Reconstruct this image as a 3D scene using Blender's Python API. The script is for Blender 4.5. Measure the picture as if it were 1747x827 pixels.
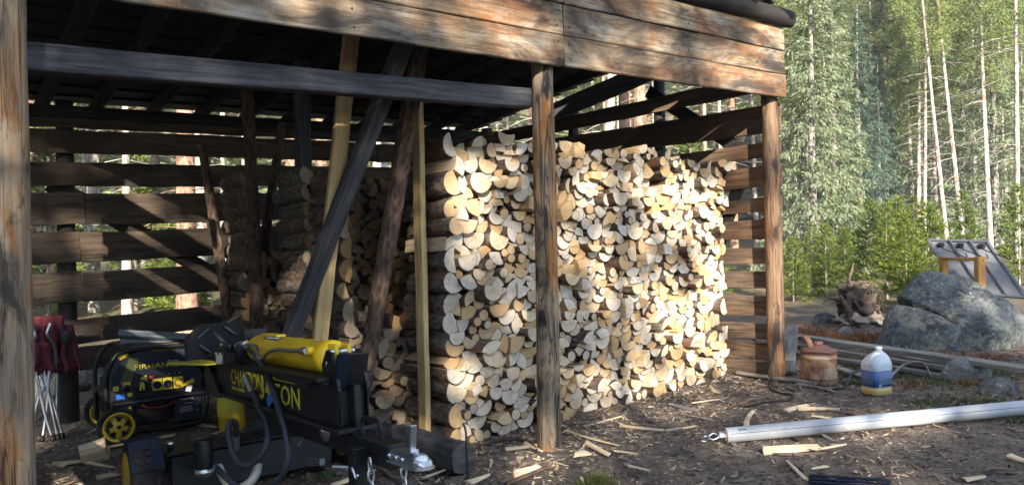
import bpy, bmesh, math, random
import numpy as np
from mathutils import Vector, Matrix, Quaternion, noise as mnoise

sc = bpy.context.scene
col = sc.collection
for o in list(bpy.data.objects):
    bpy.data.objects.remove(o)

# ------------------------------------------------------------------ camera
F, CX, CY, CAMH, ROLL = 1250.0, 873.5, 413.5, 1.2, math.radians(1.0)
RV = Vector((math.cos(ROLL), 0, -math.sin(ROLL)))
UPV = Vector((math.sin(ROLL), 0, math.cos(ROLL)))
FW = Vector((0, 1, 0))
EYE = Vector((0, 0, CAMH))
cam_d = bpy.data.cameras.new('camera')
cam = bpy.data.objects.new('camera', cam_d)
col.objects.link(cam)
cam_d.sensor_width = 36.0
cam_d.lens = 36.0 * F / 1747.0
cam_d.clip_start = 0.05
cam_d.clip_end = 2000.0
cam.matrix_world = Matrix(((RV.x, UPV.x, -FW.x, EYE.x), (RV.y, UPV.y, -FW.y, EYE.y), (RV.z, UPV.z, -FW.z, EYE.z), (0, 0, 0, 1)))
sc.camera = cam

# ------------------------------------------------------------------ sky, sun, exposure
SUN_EL = math.radians(21.0)
SUN_H = Vector((-0.10, 0.995, 0)).normalized()          # the way the light travels, on the ground
SUN_DIR = Vector((SUN_H.x * math.cos(SUN_EL), SUN_H.y * math.cos(SUN_EL), -math.sin(SUN_EL)))
world = bpy.data.worlds.new('World')
sc.world = world
world.use_nodes = True
wn = world.node_tree
wn.nodes.clear()
sky = wn.nodes.new('ShaderNodeTexSky')
sky.sky_type = 'NISHITA'
sky.sun_disc = False
sky.sun_elevation = SUN_EL
sky.sun_rotation = math.atan2(-SUN_H.x, -SUN_H.y)
sky.altitude = 2600
sky.air_density = 1.0
sky.dust_density = 1.5
bg = wn.nodes.new('ShaderNodeBackground')
bg.inputs['Strength'].default_value = 0.13
wo = wn.nodes.new('ShaderNodeOutputWorld')
wn.links.new(sky.outputs[0], bg.inputs[0])
wn.links.new(bg.outputs[0], wo.inputs[0])
sun_d = bpy.data.lights.new('sun', 'SUN')
sun_d.energy = 5.0
sun_d.angle = math.radians(0.55)
sun_d.color = (1.0, 0.93, 0.82)
sun = bpy.data.objects.new('sun', sun_d)
col.objects.link(sun)
sun.rotation_euler = SUN_DIR.to_track_quat('-Z', 'Y').to_euler()
sun.location = (2, -20, 15)
vs = sc.view_settings
vs.view_transform = 'Standard'
vs.look = 'None'
vs.exposure = 2.25
vs.gamma = 1.0
vs.use_curve_mapping = False
sc.cycles.use_denoising = True
try:
    sc.cycles.denoiser = 'OPENIMAGEDENOISE'
    sc.cycles.denoising_input_passes = 'RGB_ALBEDO_NORMAL'
except Exception:
    pass
sc.cycles.use_adaptive_sampling = True
sc.cycles.adaptive_threshold = 0.03
sc.cycles.max_bounces = 5
sc.cycles.diffuse_bounces = 3
sc.cycles.glossy_bounces = 3
sc.cycles.transmission_bounces = 6
sc.cycles.transparent_max_bounces = 8
sc.cycles.caustics_reflective = False
sc.cycles.caustics_refractive = False
sc.cycles.sample_clamp_indirect = 6.0

# ------------------------------------------------------------------ the lie of the land
HAZE = 0.0013
GA, GB = 0.048, -0.010
def sstep(a, b, x):
    t = min(1.0, max(0.0, (x - a) / (b - a)))
    return t * t * (3 - 2 * t)
def gz(x, y):
    base = GA * x + GB * y
    if y < 9 and abs(x) < 12:
        return base
    far = 0.1 + 0.012 * (y - 9) + 0.02 * max(-15, min(15, x))
    h = max(0.0, y - 48)
    far += 0.40 * h * sstep(0, 45, h) * (1 + 0.06 * math.sin(x * 0.03 + 1) + .05 * math.sin(x * .011 + y * .017))
    t = max(sstep(9, 17, y), sstep(12, 25, abs(x)))
    return base * (1 - t) + far * t
def ray(x, y):
    return FW + RV * ((x - CX) / F) - UPV * ((y - CY) / F)
def gnd(x, y, h=0.0):                       # point of the yard whose picture is (x, y), h above the ground
    d = ray(x, y)
    return EYE + d * ((CAMH - h) / (GA * d.x + GB * d.y - d.z))
def far_pt(x, D):                           # ground point on the bearing of picture column x, D metres off
    d = ray(x, 404.0)
    return Vector((d.x * D, D, gz(d.x * D, D)))
def proj(p):
    q = Vector(p) - EYE
    D = q.dot(FW)
    return CX + F * q.dot(RV) / D, CY - F * q.dot(UPV) / D, D
M0 = gnd(937, 762)
_r = gnd(1325, 648)
BAY = (_r - M0).to_2d().length
UD = (_r - M0) / BAY
VD = Vector((-UD.y, UD.x, 0))
VD.z = GA * VD.x + GB * VD.y
UD.z = GA * UD.x + GB * UD.y
ZD = Vector((0, 0, 1))
UH = Vector((UD.x, UD.y, 0)); VH = Vector((VD.x, VD.y, 0))
def W(u, v, w=0.0):                         # shed frame: u along the front, v into the shed, w up
    return M0 + UD * u + VD * v + ZD * w
def inv(p):
    q = Vector(p) - M0
    u = q.x * UD.x + q.y * UD.y
    v = q.x * VD.x + q.y * VD.y
    return u, v, q.z - u * UD.z - v * VD.z
def on_v(x, y, v):
    d = ray(x, y)
    return inv(EYE + d * ((W(0, v) - EYE).dot(VH) / d.dot(VH)))
def on_u(x, y, u):
    d = ray(x, y)
    return inv(EYE + d * ((W(u, 0) - EYE).dot(UH) / d.dot(UH)))

# ------------------------------------------------------------------ mesh helpers
rng = random.Random(11)
class MB:
    def __init__(self):
        self.v = []; self.f = []; self.m = []; self.uv = []; self.sm = []; self.rn = []
    def vert(self, p, uv=(0, 0), r=0.0):
        self.v.append(tuple(p)); self.uv.append(uv); self.rn.append(r)
        return len(self.v) - 1
    def face(self, idx, m=0, smooth=False):
        self.f.append(tuple(idx)); self.m.append(m); self.sm.append(smooth)
    def mesh(self, name, mats):
        me = bpy.data.meshes.new(name)
        me.from_pydata(self.v, [], self.f)
        for m in mats:
            me.materials.append(m)
        me.polygons.foreach_set('material_index', self.m)
        me.polygons.foreach_set('use_smooth', self.sm)
        uvl = me.uv_layers.new(name='UVMap')
        li = np.empty(len(me.loops), dtype=np.int32)
        me.loops.foreach_get('vertex_index', li)
        uva = np.array(self.uv, dtype=np.float32)[li]
        uvl.data.foreach_set('uv', uva.ravel())
        at = me.attributes.new('rnd', 'FLOAT', 'POINT')
        at.data.foreach_set('value', np.array(self.rn, dtype=np.float32))
        me.update()
        return me
    def build(self, name, mats, parent=None):
        if not isinstance(mats, (list, tuple)):
            mats = [mats]
        o = bpy.data.objects.new(name, self.mesh(name, mats))
        col.objects.link(o)
        if parent is not None:
            o.parent = parent
        return o
def tag(o, label=None, cat=None, group=None, kind=None):
    if label: o['label'] = label
    if cat: o['category'] = cat
    if group: o['group'] = group
    if kind: o['kind'] = kind
    return o
def thing(name, label, cat, loc=(0, 0, 0), rz=0.0, group=None, mat=None):
    o = bpy.data.objects.new(name, None)
    o.empty_display_size = 0.1
    col.objects.link(o)
    if mat is not None:
        o.matrix_world = mat
    else:
        o.location = loc
        o.rotation_euler = (0, 0, rz)
    return tag(o, label, cat, group)
def copy_tree(o, parent=None):
    c = o.copy()
    col.objects.link(c)
    c.parent = parent
    for ch in list(o.children):
        copy_tree(ch, c)
    return c
def frame_axes(ax, up=ZD):
    ax = ax.normalized()
    s = up.cross(ax)
    if s.length < 1e-4:
        s = Vector((1, 0, 0)).cross(ax)
    s.normalize()
    return ax, s, ax.cross(s)
def box(mb, c, s, R=None, m=0, bev=0.0):
    """chamfered box, c centre, s full size"""
    c = Vector(c)
    hx, hy, hz = s[0] / 2, s[1] / 2, s[2] / 2
    R = R or Matrix.Identity(3)
    r = mb_rnd()
    if bev <= 0:
        ids = [mb.vert(c + R @ Vector((x, y, z)), (x + y * .3, z + y), r) for x in (-hx, hx) for y in (-hy, hy) for z in (-hz, hz)]
        for q in ((0, 1, 3, 2), (4, 6, 7, 5), (0, 4, 5, 1), (2, 3, 7, 6), (0, 2, 6, 4), (1, 5, 7, 3)):
            mb.face([ids[i] for i in q], m)
        return
    b = min(bev, hx * .9, hy * .9, hz * .9)
    rings = []
    for z, k in ((-hz, b), (-hz + b, 0), (hz - b, 0), (hz, b)):
        ax, ay = hx - k, hy - k
        pts = [(-ax + b, -ay), (ax - b, -ay), (ax, -ay + b), (ax, ay - b), (ax - b, ay), (-ax + b, ay), (-ax, ay - b), (-ax, -ay + b)]
        rings.append([mb.vert(c + R @ Vector((x, y, z)), (x + y * .3, z + y), r) for x, y in pts])
    for a, d in zip(rings, rings[1:]):
        for i in range(8):
            mb.face((a[i], a[(i + 1) % 8], d[(i + 1) % 8], d[i]), m)
    mb.face(rings[0][::-1], m); mb.face(rings[-1], m)
def mb_rnd():
    return rng.random()
def board(mb, p0, p1, w, t, wdir, n=8, rough=0.004, m=0, taper=0.0, seed=None):
    """rough-sawn board from p0 to p1; w along wdir, t across"""
    p0 = Vector(p0); p1 = Vector(p1)
    ax = (p1 - p0); L = ax.length; ax.normalize()
    wd = (Vector(wdir) - ax * Vector(wdir).dot(ax)).normalized()
    td = ax.cross(wd)
    r = rng.random(); uo = rng.random() * 20; vo = rng.random() * 20
    hw, ht = w / 2, t / 2
    b = min(0.006, ht * .35)
    ring0 = [(-hw, -ht + b), (-hw + b, -ht), (hw - b, -ht), (hw, -ht + b), (hw, ht - b), (hw - b, ht), (-hw + b, ht), (-hw, ht - b)]
    per = [0]
    for i in range(8):
        a, c = ring0[i], ring0[(i + 1) % 8]
        per.append(per[-1] + math.hypot(a[0] - c[0], a[1] - c[1]))
    rings = []
    e0 = e1 = 0
    for k in range(n + 1):
        s = k / n
        if k % 1 == 0:
            e0 = rng.uniform(-rough, rough); e1 = rng.uniform(-rough, rough); bow = rng.uniform(-rough, rough) * .5
        ids = []
        for i, (a, c) in enumerate(ring0):
            aa = a * (1 - taper * s) + (e0 if a < 0 else e1)
            q = p0 + ax * (L * s + (rng.uniform(-rough, rough) if k in (0, n) else 0)) + wd * aa + td * (c + bow)
            ids.append(mb.vert(q, (uo + L * s, vo + per[i]), r))
        # seam vertex for clean uv
        a, c = ring0[0]
        q = Vector(mb.v[ids[0]])
        ids.append(mb.vert(q, (uo + L * s, vo + per[8]), r))
        rings.append(ids)
    for A, B in zip(rings, rings[1:]):
        for i in range(8):
            mb.face((A[i], A[i + 1], B[i + 1], B[i]), m)
    mb.face(rings[0][:8][::-1], m); mb.face(rings[-1][:8], m)
def smooth_path(pts, sub=6):
    pts = [Vector(p) for p in pts]
    if len(pts) < 3:
        return pts
    out = []
    P = [pts[0] * 2 - pts[1]] + pts + [pts[-1] * 2 - pts[-2]]
    for i in range(1, len(P) - 2):
        a, b, c, d = P[i - 1], P[i], P[i + 1], P[i + 2]
        for k in range(sub):
            t = k / sub
            out.append(0.5 * ((2 * b) + (c - a) * t + (2 * a - 5 * b + 4 * c - d) * t * t + (3 * b - a - 3 * c + d) * t ** 3))
    out.append(pts[-1])
    return out
def tube(mb, pts, rad, n=8, m=0, caps=True, jit=0.0, smooth=True, capm=None, lump=0.0):
    """tube along pts; rad a number or a list"""
    pts = [Vector(p) for p in pts]
    if not isinstance(rad, (list, tuple)):
        rad = [rad] * len(pts)
    elif len(rad) != len(pts):
        rr = []
        for i in range(len(pts)):
            s = i / (len(pts) - 1) * (len(rad) - 1); k = min(int(s), len(rad) - 2)
            rr.append(rad[k] + (rad[k + 1] - rad[k]) * (s - k))
        rad = rr
    r = rng.random(); uo = rng.random() * 9
    L = 0.0; rings = []; side = None
    for i, p in enumerate(pts):
        t = (pts[min(i + 1, len(pts) - 1)] - pts[max(i - 1, 0)])
        if t.length < 1e-9: t = Vector((0, 0, 1))
        t.normalize()
        if side is None:
            side = t.cross(ZD)
            if side.length < .05: side = t.cross(Vector((1, 0, 0)))
        side = (side - t * side.dot(t)).normalized()
        up = side.cross(t)
        if i: L += (p - pts[i - 1]).length
        ids = []
        for k in range(n + 1):
            a = 2 * math.pi * (k % n) / n
            rk = rad[i]
            if lump:
                rk *= 1 + lump * mnoise.noise(Vector((math.cos(a) * 1.3 + r * 50, math.sin(a) * 1.3, L * 2.5)))
            if jit and k < n:
                rk *= 1 + rng.uniform(-jit, jit)
            if k == n:
                q = Vector(mb.v[ids[0]])
            else:
                q = p + (side * math.cos(a) + up * math.sin(a)) * rk
            ids.append(mb.vert(q, (uo + L, 2 * math.pi * rad[i] * k / n + r * 7), r))
        rings.append(ids)
    for A, B in zip(rings, rings[1:]):
        for k in range(n):
            mb.face((A[k], A[k + 1], B[k + 1], B[k]), m, smooth)
    if caps:
        for ids, p, rv in ((rings[0], pts[0], True), (rings[-1], pts[-1], False)):
            # own cap ring with planar uv so that end grain can draw rings
            R_ = rad[0] if rv else rad[-1]
            cp = [mb.vert(mb.v[ids[k]], (R_ * math.cos(2 * math.pi * k / n), R_ * math.sin(2 * math.pi * k / n)), r) for k in range(n)]
            mb.face(cp[::-1] if rv else cp, m if capm is None else capm)
def lathe(mb, prof, n=20, M=None, m=0, smooth=True):
    """prof: (radius, height) list turned about z"""
    M = M or Matrix.Identity(4)
    r = rng.random(); rings = []
    for rad, h in prof:
        rings.append([mb.vert(M @ Vector((rad * math.cos(2 * math.pi * k / n), rad * math.sin(2 * math.pi * k / n), h)), (k / n, h), r) for k in range(n)])
    for A, B in zip(rings, rings[1:]):
        for k in range(n):
            mb.face((A[k], A[(k + 1) % n], B[(k + 1) % n], B[k]), m, smooth)
    if prof[0][0] > 1e-6: mb.face(rings[0][::-1], m)
    if prof[-1][0] > 1e-6: mb.face(rings[-1], m)
def prism(mb, poly, y0, y1, m=0, M=None, mface=None):
    """polygon in x,z pushed from y0 to y1"""
    M = M or Matrix.Identity(4)
    r = rng.random()
    a = [mb.vert(M @ Vector((x, y0, z)), (x, z), r) for x, z in poly]
    b = [mb.vert(M @ Vector((x, y1, z)), (x, z), r) for x, z in poly]
    n = len(poly)
    for i in range(n):
        mb.face((a[i], a[(i + 1) % n], b[(i + 1) % n], b[i]), m)
    mb.face(a[::-1], m if mface is None else mface); mb.face(b, m)
def fix_normals(o):
    bm = bmesh.new(); bm.from_mesh(o.data)
    bmesh.ops.recalc_face_normals(bm, faces=bm.faces)
    bm.to_mesh(o.data); bm.free()
    return o
_tc = {}
def text_obj(s, height, mat4, material, parent, name='lettering', xs=1.0, bold=0.0, depth=0.001):
    cu = bpy.data.curves.new('txt', 'FONT')
    cu.body = s; cu.size = 1.0; cu.extrude = 0.0; cu.offset = bold; cu.resolution_u = 2
    t = bpy.data.objects.new('txt', cu)
    col.objects.link(t)
    dg = bpy.context.evaluated_depsgraph_get()
    me = bpy.data.meshes.new_from_object(t.evaluated_get(dg))
    bpy.data.objects.remove(t); bpy.data.curves.remove(cu)
    xs_ = [v.co.x for v in me.vertices]; ys_ = [v.co.y for v in me.vertices]
    x0, y0, y1 = min(xs_), min(ys_), max(ys_)
    k = height / (y1 - y0)
    bm = bmesh.new(); bm.from_mesh(me)
    ex = bmesh.ops.extrude_face_region(bm, geom=bm.faces[:])
    for v in bm.verts: v.co.z = 0
    for g in ex['geom']:
        if isinstance(g, bmesh.types.BMVert): g.co.z = depth
    for v in bm.verts:
        v.co = mat4 @ Vector(((v.co.x - x0) * k * xs, (v.co.y - y0) * k, v.co.z))
    bmesh.ops.recalc_face_normals(bm, faces=bm.faces)
    me2 = bpy.data.meshes.new(name); bm.to_mesh(me2); bm.free()
    bpy.data.meshes.remove(me)
    me2.materials.append(material)
    o = bpy.data.objects.new(name, me2)
    col.objects.link(o)
    if parent: o.parent = parent
    return o
FRONT = Matrix.Rotation(math.pi / 2, 4, 'X')   # text in the x-z plane, facing -y

# ------------------------------------------------------------------ materials
class G:
    def __init__(self, name):
        self.mat = bpy.data.materials.new(name)
        self.mat.use_nodes = True
        self.nt = self.mat.node_tree
        self.b = self.nt.nodes['Principled BSDF']
        self.out = self.nt.nodes['Material Output']
    def n(self, t, **kw):
        nd = self.nt.nodes.new('ShaderNode' + t)
        for k, v in kw.items():
            setattr(nd, k, v)
        return nd
    def set(self, sock, v):
        if isinstance(v, bpy.types.NodeSocket):
            self.nt.links.new(v, sock)
        else:
            sock.default_value = v
    def attr(self, nm):
        return self.n('Attribute', attribute_name=nm).outputs
    def uv(self):
        return self.n('UVMap').outputs[0]
    def obj(self):
        return self.n('TexCoord').outputs['Object']
    def rand(self):
        return self.n('ObjectInfo').outputs['Random']
    def pos(self):
        return self.n('NewGeometry').outputs['Position']
    def mapping(self, vec, scale=(1, 1, 1), loc=(0, 0, 0)):
        nd = self.n('Mapping')
        self.set(nd.inputs['Vector'], vec); nd.inputs['Scale'].default_value = scale
        self.set(nd.inputs['Location'], loc)
        return nd.outputs[0]
    def noise(self, vec, scale=5, detail=4, rough=.55, dist=0.0, color=False):
        nd = self.n('TexNoise')
        if vec is not None: self.set(nd.inputs['Vector'], vec)
        nd.inputs['Scale'].default_value = scale; nd.inputs['Detail'].default_value = detail
        nd.inputs['Roughness'].default_value = rough; nd.inputs['Distortion'].default_value = dist
        return nd.outputs['Color' if color else 0]
    def vor(self, vec, scale=5, feature='F1', out='Distance', rnd=1.0):
        nd = self.n('TexVoronoi', feature=feature)
        if vec is not None: self.set(nd.inputs['Vector'], vec)
        nd.inputs['Scale'].default_value = scale
        nd.inputs['Randomness'].default_value = rnd
        return nd.outputs[out]
    def ramp(self, fac, stops, interp='LINEAR'):
        nd = self.n('ValToRGB')
        cr = nd.color_ramp; cr.interpolation = interp
        while len(cr.elements) > 1: cr.elements.remove(cr.elements[0])
        first = True
        for p, c in stops:
            if not isinstance(c, (tuple, list)): c = (c, c, c)
            e = cr.elements[0] if first else cr.elements.new(p)
            e.position = p; e.color = (*c[:3], 1); first = False
        self.set(nd.inputs[0], fac)
        return nd.outputs[0]
    def mix(self, f, a, b, mode='MIX'):
        nd = self.n('Mix', data_type='RGBA', blend_type=mode)
        self.set(nd.inputs[0], f)
        for s, v in ((nd.inputs[6], a), (nd.inputs[7], b)):
            if isinstance(v, tuple): v = (*v[:3], 1)
            self.set(s, v)
        return nd.outputs[2]
    def math(self, op, a, b=0.0, clamp=False):
        nd = self.n('Math', operation=op, use_clamp=clamp)
        self.set(nd.inputs[0], a); self.set(nd.inputs[1], b)
        return nd.outputs[0]
    def vadd(self, v, s):
        c = self.n('CombineXYZ')
        for i in range(3): self.set(c.inputs[i], s)
        nd = self.n('VectorMath', operation='ADD')
        self.set(nd.inputs[0], v); self.set(nd.inputs[1], c.outputs[0])
        return nd.outputs[0]
    def bump(self, h, strength=.5, dist=.01):
        nd = self.n('Bump')
        nd.inputs['Strength'].default_value = strength; nd.inputs['Distance'].default_value = dist
        self.set(nd.inputs['Height'], h)
        self.nt.links.new(nd.outputs[0], self.b.inputs['Normal'])
    def done(self, color=None, rough=.6, metal=0.0, spec=None):
        if color is not None:
            if isinstance(color, tuple): color = (*color[:3], 1)
            self.set(self.b.inputs['Base Color'], color)
        self.set(self.b.inputs['Roughness'], rough)
        self.set(self.b.inputs['Metallic'], metal)
        if spec is not None: self.set(self.b.inputs['Specular IOR Level'], spec)
        return self.mat

def wood_mat(name, dark, mid, light, stains=(), grain=55, knots=.5, bump=.35, var=.25, rough=.8, ends=None):
    """sawn board; uv.x runs along the grain in metres. stains: (colour, low, high, scale)"""
    g = G(name)
    rnd = g.math('MULTIPLY', g.rand(), 37.0)
    uv = g.vadd(g.uv(), rnd)
    fine = g.noise(g.mapping(uv, (3.0, grain, 1)), 1, 6, .6, .5)
    mid_n = g.noise(g.mapping(uv, (1.2, grain * .22, 1)), 1, 4, .6, 1.2)
    hair = g.noise(g.mapping(uv, (6.0, grain * 2.2, 1)), 1, 4, .75, .3)
    saw = g.noise(g.mapping(uv, (90.0, 9.0, 1)), 1, 2, .6, .6)
    f = g.math('ADD', g.math('ADD', g.math('MULTIPLY', fine, .42), g.math('MULTIPLY', mid_n, .28)), g.math('ADD', g.math('MULTIPLY', hair, .25), g.math('MULTIPLY', saw, .05)))
    c = g.ramp(f, [(.40, dark), (.485, mid), (.58, light)])
    for i, (sc_, lo, hi, scl) in enumerate(stains):
        b = g.noise(g.mapping(g.vadd(uv, i * 3.7), (scl, scl * 2.3, 1)), 1, 6, .66, .6)
        b = g.math('ADD', g.math('MULTIPLY', b, .74), g.math('ADD', g.math('MULTIPLY', fine, .14), g.math('MULTIPLY', hair, .12)))
        k = g.ramp(b, [(lo - .02, 0.0), (hi + .03, .9)])
        c = g.mix(k, c, g.mix(g.ramp(f, [(.4, .55), (.6, 0.0)]), sc_, tuple(q * .4 for q in sc_)))
    if knots > 0:
        kv = g.vor(g.mapping(uv, (1.5, 6.5, 1)), 1)
        ring = g.n('TexWave', wave_type='RINGS', rings_direction='SPHERICAL')
        k = g.ramp(kv, [(.035, 1.0), (.075, .35), (.13, 0.0)])
        c = g.mix(g.math('MULTIPLY', k, knots), c, tuple(x * .3 for x in dark))
    hv = g.ramp(g.rand(), [(0, 1 - var), (1, 1 + var * .4)])
    c = g.mix(1.0, c, hv, 'MULTIPLY')
    g.bump(f, bump, .006)
    return g.done(c, rough, 0, .25)

def bark_mat(name, dark, mid, light, scale=1.0, bump=.9, flake=None):
    g = G(name)
    uv = g.vadd(g.uv(), g.math('MULTIPLY', g.attr('rnd')['Fac'], 40.0))
    n1 = g.noise(g.mapping(uv, (9 * scale, 26 * scale, 1)), 1, 6, .7, .8)
    v1 = g.vor(g.mapping(uv, (14 * scale, 34 * scale, 1)), 1)
    f = g.math('ADD', g.math('MULTIPLY', n1, .7), g.math('MULTIPLY', v1, .45))
    c = g.ramp(f, [(.28, dark), (.5, mid), (.78, light)])
    if flake:
        k = g.ramp(g.noise(g.mapping(uv, (4 * scale, 9 * scale, 1)), 1, 4, .6, .5), [(.52, 0.0), (.62, 1.0)])
        c = g.mix(k, c, flake)
    g.bump(f, bump, .02)
    return g.done(c, .92, 0, .15)

def paint(name, colr, rough=.4, dust=.25, metal=0.0, dustc=(.12, .1, .08), spec=None, scale=14):
    g = G(name)
    p = g.obj()
    n1 = g.noise(p, scale, 6, .65)
    n2 = g.noise(p, scale * 9, 3, .6)
    k = g.math('MULTIPLY', g.ramp(g.math('ADD', g.math('MULTIPLY', n1, .7), g.math('MULTIPLY', n2, .3)), [(.42, 0.0), (.68, 1.0)]), dust)
    c = g.mix(k, colr, dustc)
    r = g.math('ADD', rough, g.math('MULTIPLY', k, .35), True)
    return g.done(c, r, metal, spec)

m_fascia = wood_mat('fascia_wood', (.055, .036, .022), (.2, .142, .086), (.34, .27, .175),
                    stains=[((.2, .075, .022), .49, .58, 2.2), ((.34, .315, .265), .54, .62, 2.6), ((.02, .015, .014), .49, .56, 1.7)], grain=60, knots=.7, bump=.45, var=.12)
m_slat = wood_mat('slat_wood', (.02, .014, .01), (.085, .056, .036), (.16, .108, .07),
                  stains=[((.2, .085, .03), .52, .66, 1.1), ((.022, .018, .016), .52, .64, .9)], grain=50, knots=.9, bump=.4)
m_slat_shaded = wood_mat('shaded_slat_wood', (.016, .011, .008), (.058, .04, .027), (.11, .077, .05),  # slat wood again, darkened to put the interior's shade into its colour
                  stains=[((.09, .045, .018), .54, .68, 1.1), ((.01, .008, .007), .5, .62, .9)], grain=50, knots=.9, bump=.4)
m_beam = wood_mat('grey_beam_wood', (.016, .016, .019), (.04, .04, .045), (.075, .073, .075), stains=[((.018, .017, .018), .55, .68, 1.4)], grain=45, knots=.3, bump=.3)
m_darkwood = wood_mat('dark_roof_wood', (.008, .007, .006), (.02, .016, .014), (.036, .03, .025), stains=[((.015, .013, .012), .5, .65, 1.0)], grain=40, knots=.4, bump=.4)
m_lumber = wood_mat('new_lumber', (.30, .2, .085), (.43, .3, .135), (.53, .385, .19), stains=[((.36, .22, .09), .56, .7, 1.0)], grain=40, knots=.6, bump=.15, var=.08)
m_greyplank = wood_mat('weathered_plank', (.07, .062, .053), (.155, .138, .118), (.26, .238, .205), stains=[((.07, .06, .05), .54, .66, 1.2)], grain=60, knots=.5, bump=.45)
m_scrap = wood_mat('scrap_wood', (.38, .27, .15), (.56, .43, .27), (.68, .56, .39), stains=[((.32, .19, .09), .56, .72, 2.5)], grain=80, knots=0, bump=.35, var=.3)
m_panelpost = wood_mat('cedar_post', (.25, .115, .03), (.42, .21, .06), (.52, .29, .1), grain=50, knots=.4, bump=.2)

def post_mat(name, silver, orange, dark, o_lo=.5, d_lo=.55):
    g = G(name)
    uv = g.vadd(g.uv(), g.math('MULTIPLY', g.rand(), 31.0))
    fine = g.math('ADD', g.math('MULTIPLY', g.noise(g.mapping(uv, (2.2, 42, 1)), 1, 6, .62, .7), .6), g.math('MULTIPLY', g.noise(g.mapping(uv, (7, 190, 1)), 1, 4, .7, .4), .4))
    c = g.ramp(fine, [(.36, tuple(x * .45 for x in silver)), (.49, silver), (.62, tuple(min(1, x * 1.35) for x in silver))])
    k = g.ramp(g.noise(g.mapping(uv, (1.6, 7, 1)), 1, 5, .65, 1.0), [(o_lo, 0.0), (o_lo + .12, 1.0)])
    c = g.mix(k, c, g.ramp(fine, [(.38, tuple(x * .35 for x in orange)), (.58, orange)]))
    k = g.ramp(g.noise(g.mapping(g.vadd(uv, 9.3), (1.9, 7.5, 1)), 1, 6, .7, 1.0), [(d_lo, 0.0), (d_lo + .1, 1.0)])
    c = g.mix(k, c, dark)
    crk = g.ramp(g.math('ABSOLUTE', g.math('SUBTRACT', g.noise(g.mapping(g.vadd(uv, 4.1), (.5, 13, 1)), 1, 3, .5, .6), .5)), [(.0, 1.0), (.008, .8), (.018, 0.0)])
    c = g.mix(g.math('MULTIPLY', crk, .85), c, (.02, .014, .01))
    kv = g.vor(g.mapping(uv, (2.6, 8, 1)), 1)
    c = g.mix(g.ramp(kv, [(.05, .9), (.1, 0.0)]), c, (.03, .018, .01))
    g.bump(g.math('ADD', fine, g.math('MULTIPLY', kv, .4)), .55, .008)
    return g.done(c, .8, 0, .25)
m_post = post_mat('post_log_weathered', (.22, .165, .11), (.34, .15, .045), (.022, .018, .017), .47, .50)
m_post_l = post_mat('post_log_grey', (.19, .143, .095), (.28, .13, .045), (.045, .034, .025), .50, .53)
m_post_r = post_mat('post_log_red', (.15, .092, .052), (.22, .085, .026), (.024, .019, .016), .48, .50)
m_bark = bark_mat('log_bark', (.02, .015, .012), (.085, .062, .046), (.19, .155, .125), 1.0, 1.0, (.14, .072, .04))
m_bark_dark = bark_mat('pole_bark', (.012, .009, .007), (.06, .038, .026), (.13, .085, .06), 1.2, 1.0)
m_charlog = bark_mat('dark_fallen_log', (.012, .011, .011), (.04, .037, .035), (.085, .08, .075), .6, .8)

def log_end(name='log_end_grain', shade_mul=1.0):
    g = G(name)
    uv = g.uv(); rn = g.attr('rnd')['Fac']
    s = g.n('SeparateXYZ'); g.set(s.inputs[0], uv)
    wob = g.math('MULTIPLY', g.math('SUBTRACT', g.noise(g.vadd(uv, g.math('MULTIPLY', rn, 50.0)), 14, 3), .5), .012)
    rad = g.math('ADD', g.math('SQRT', g.math('ADD', g.math('MULTIPLY', s.outputs[0], s.outputs[0]), g.math('MULTIPLY', s.outputs[1], s.outputs[1]))), wob)
    ring = g.math('SINE', g.math('MULTIPLY', rad, 560.0))
    c = g.ramp(rn, [(0, (.5, .33, .16)), (.14, (.46, .28, .12)), (.26, (.53, .39, .22)), (.44, (.57, .47, .33)), (.6, (.6, .53, .42)), (.82, (.57, .53, .46)), (1, (.42, .39, .34))])
    c = g.mix(g.math('MULTIPLY', g.math('ADD', g.math('MULTIPLY', ring, .5), .5), .3), c, (.32, .2, .1))
    heart = g.ramp(rad, [(.0, .55), (.03, .22), (.07, 0.0)])
    c = g.mix(heart, c, (.46, .29, .14))
    smu = g.ramp(g.noise(g.vadd(uv, g.math('MULTIPLY', rn, 90.0)), 22, 6, .7), [(.46, 0.0), (.7, .6)])
    c = g.mix(smu, c, (.27, .21, .15))
    ang = g.math('ARCTAN2', s.outputs[1], s.outputs[0])
    cv = g.n('CombineXYZ'); g.set(cv.inputs[0], g.math('MULTIPLY', ang, 1.6)); g.set(cv.inputs[1], g.math('MULTIPLY', rn, 77.0)); g.set(cv.inputs[2], g.math('MULTIPLY', rad, 5.0))
    crk = g.ramp(g.math('ABSOLUTE', g.math('SUBTRACT', g.noise(cv.outputs[0], 2.2, 2, .5), .5)), [(.0, 1.0), (.012, .6), (.022, 0.0)])
    c = g.mix(g.math('MULTIPLY', crk, g.ramp(g.math('FRACT', g.math('MULTIPLY', rn, 7.0)), [(.45, 0.0), (.55, .62)])), c, (.13, .085, .05))
    saw = g.noise(g.mapping(g.vadd(uv, g.math('MULTIPLY', rn, 20.0)), (60, 330, 1)), 1, 3, .6, .4)
    if shade_mul < 1: c = g.mix(1.0, c, (shade_mul, shade_mul * .92, shade_mul * .8), 'MULTIPLY')  # darker, browner colour stands in for shade
    g.bump(g.math('ADD', saw, g.math('MULTIPLY', crk, -1.5)), .28, .004)
    return g.done(c, .78, 0, .2)
m_end = log_end()
m_end_shaded = log_end('shaded_log_end_grain', .66)  # same end grain, darkened for the deep shade on the rear rows
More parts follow.
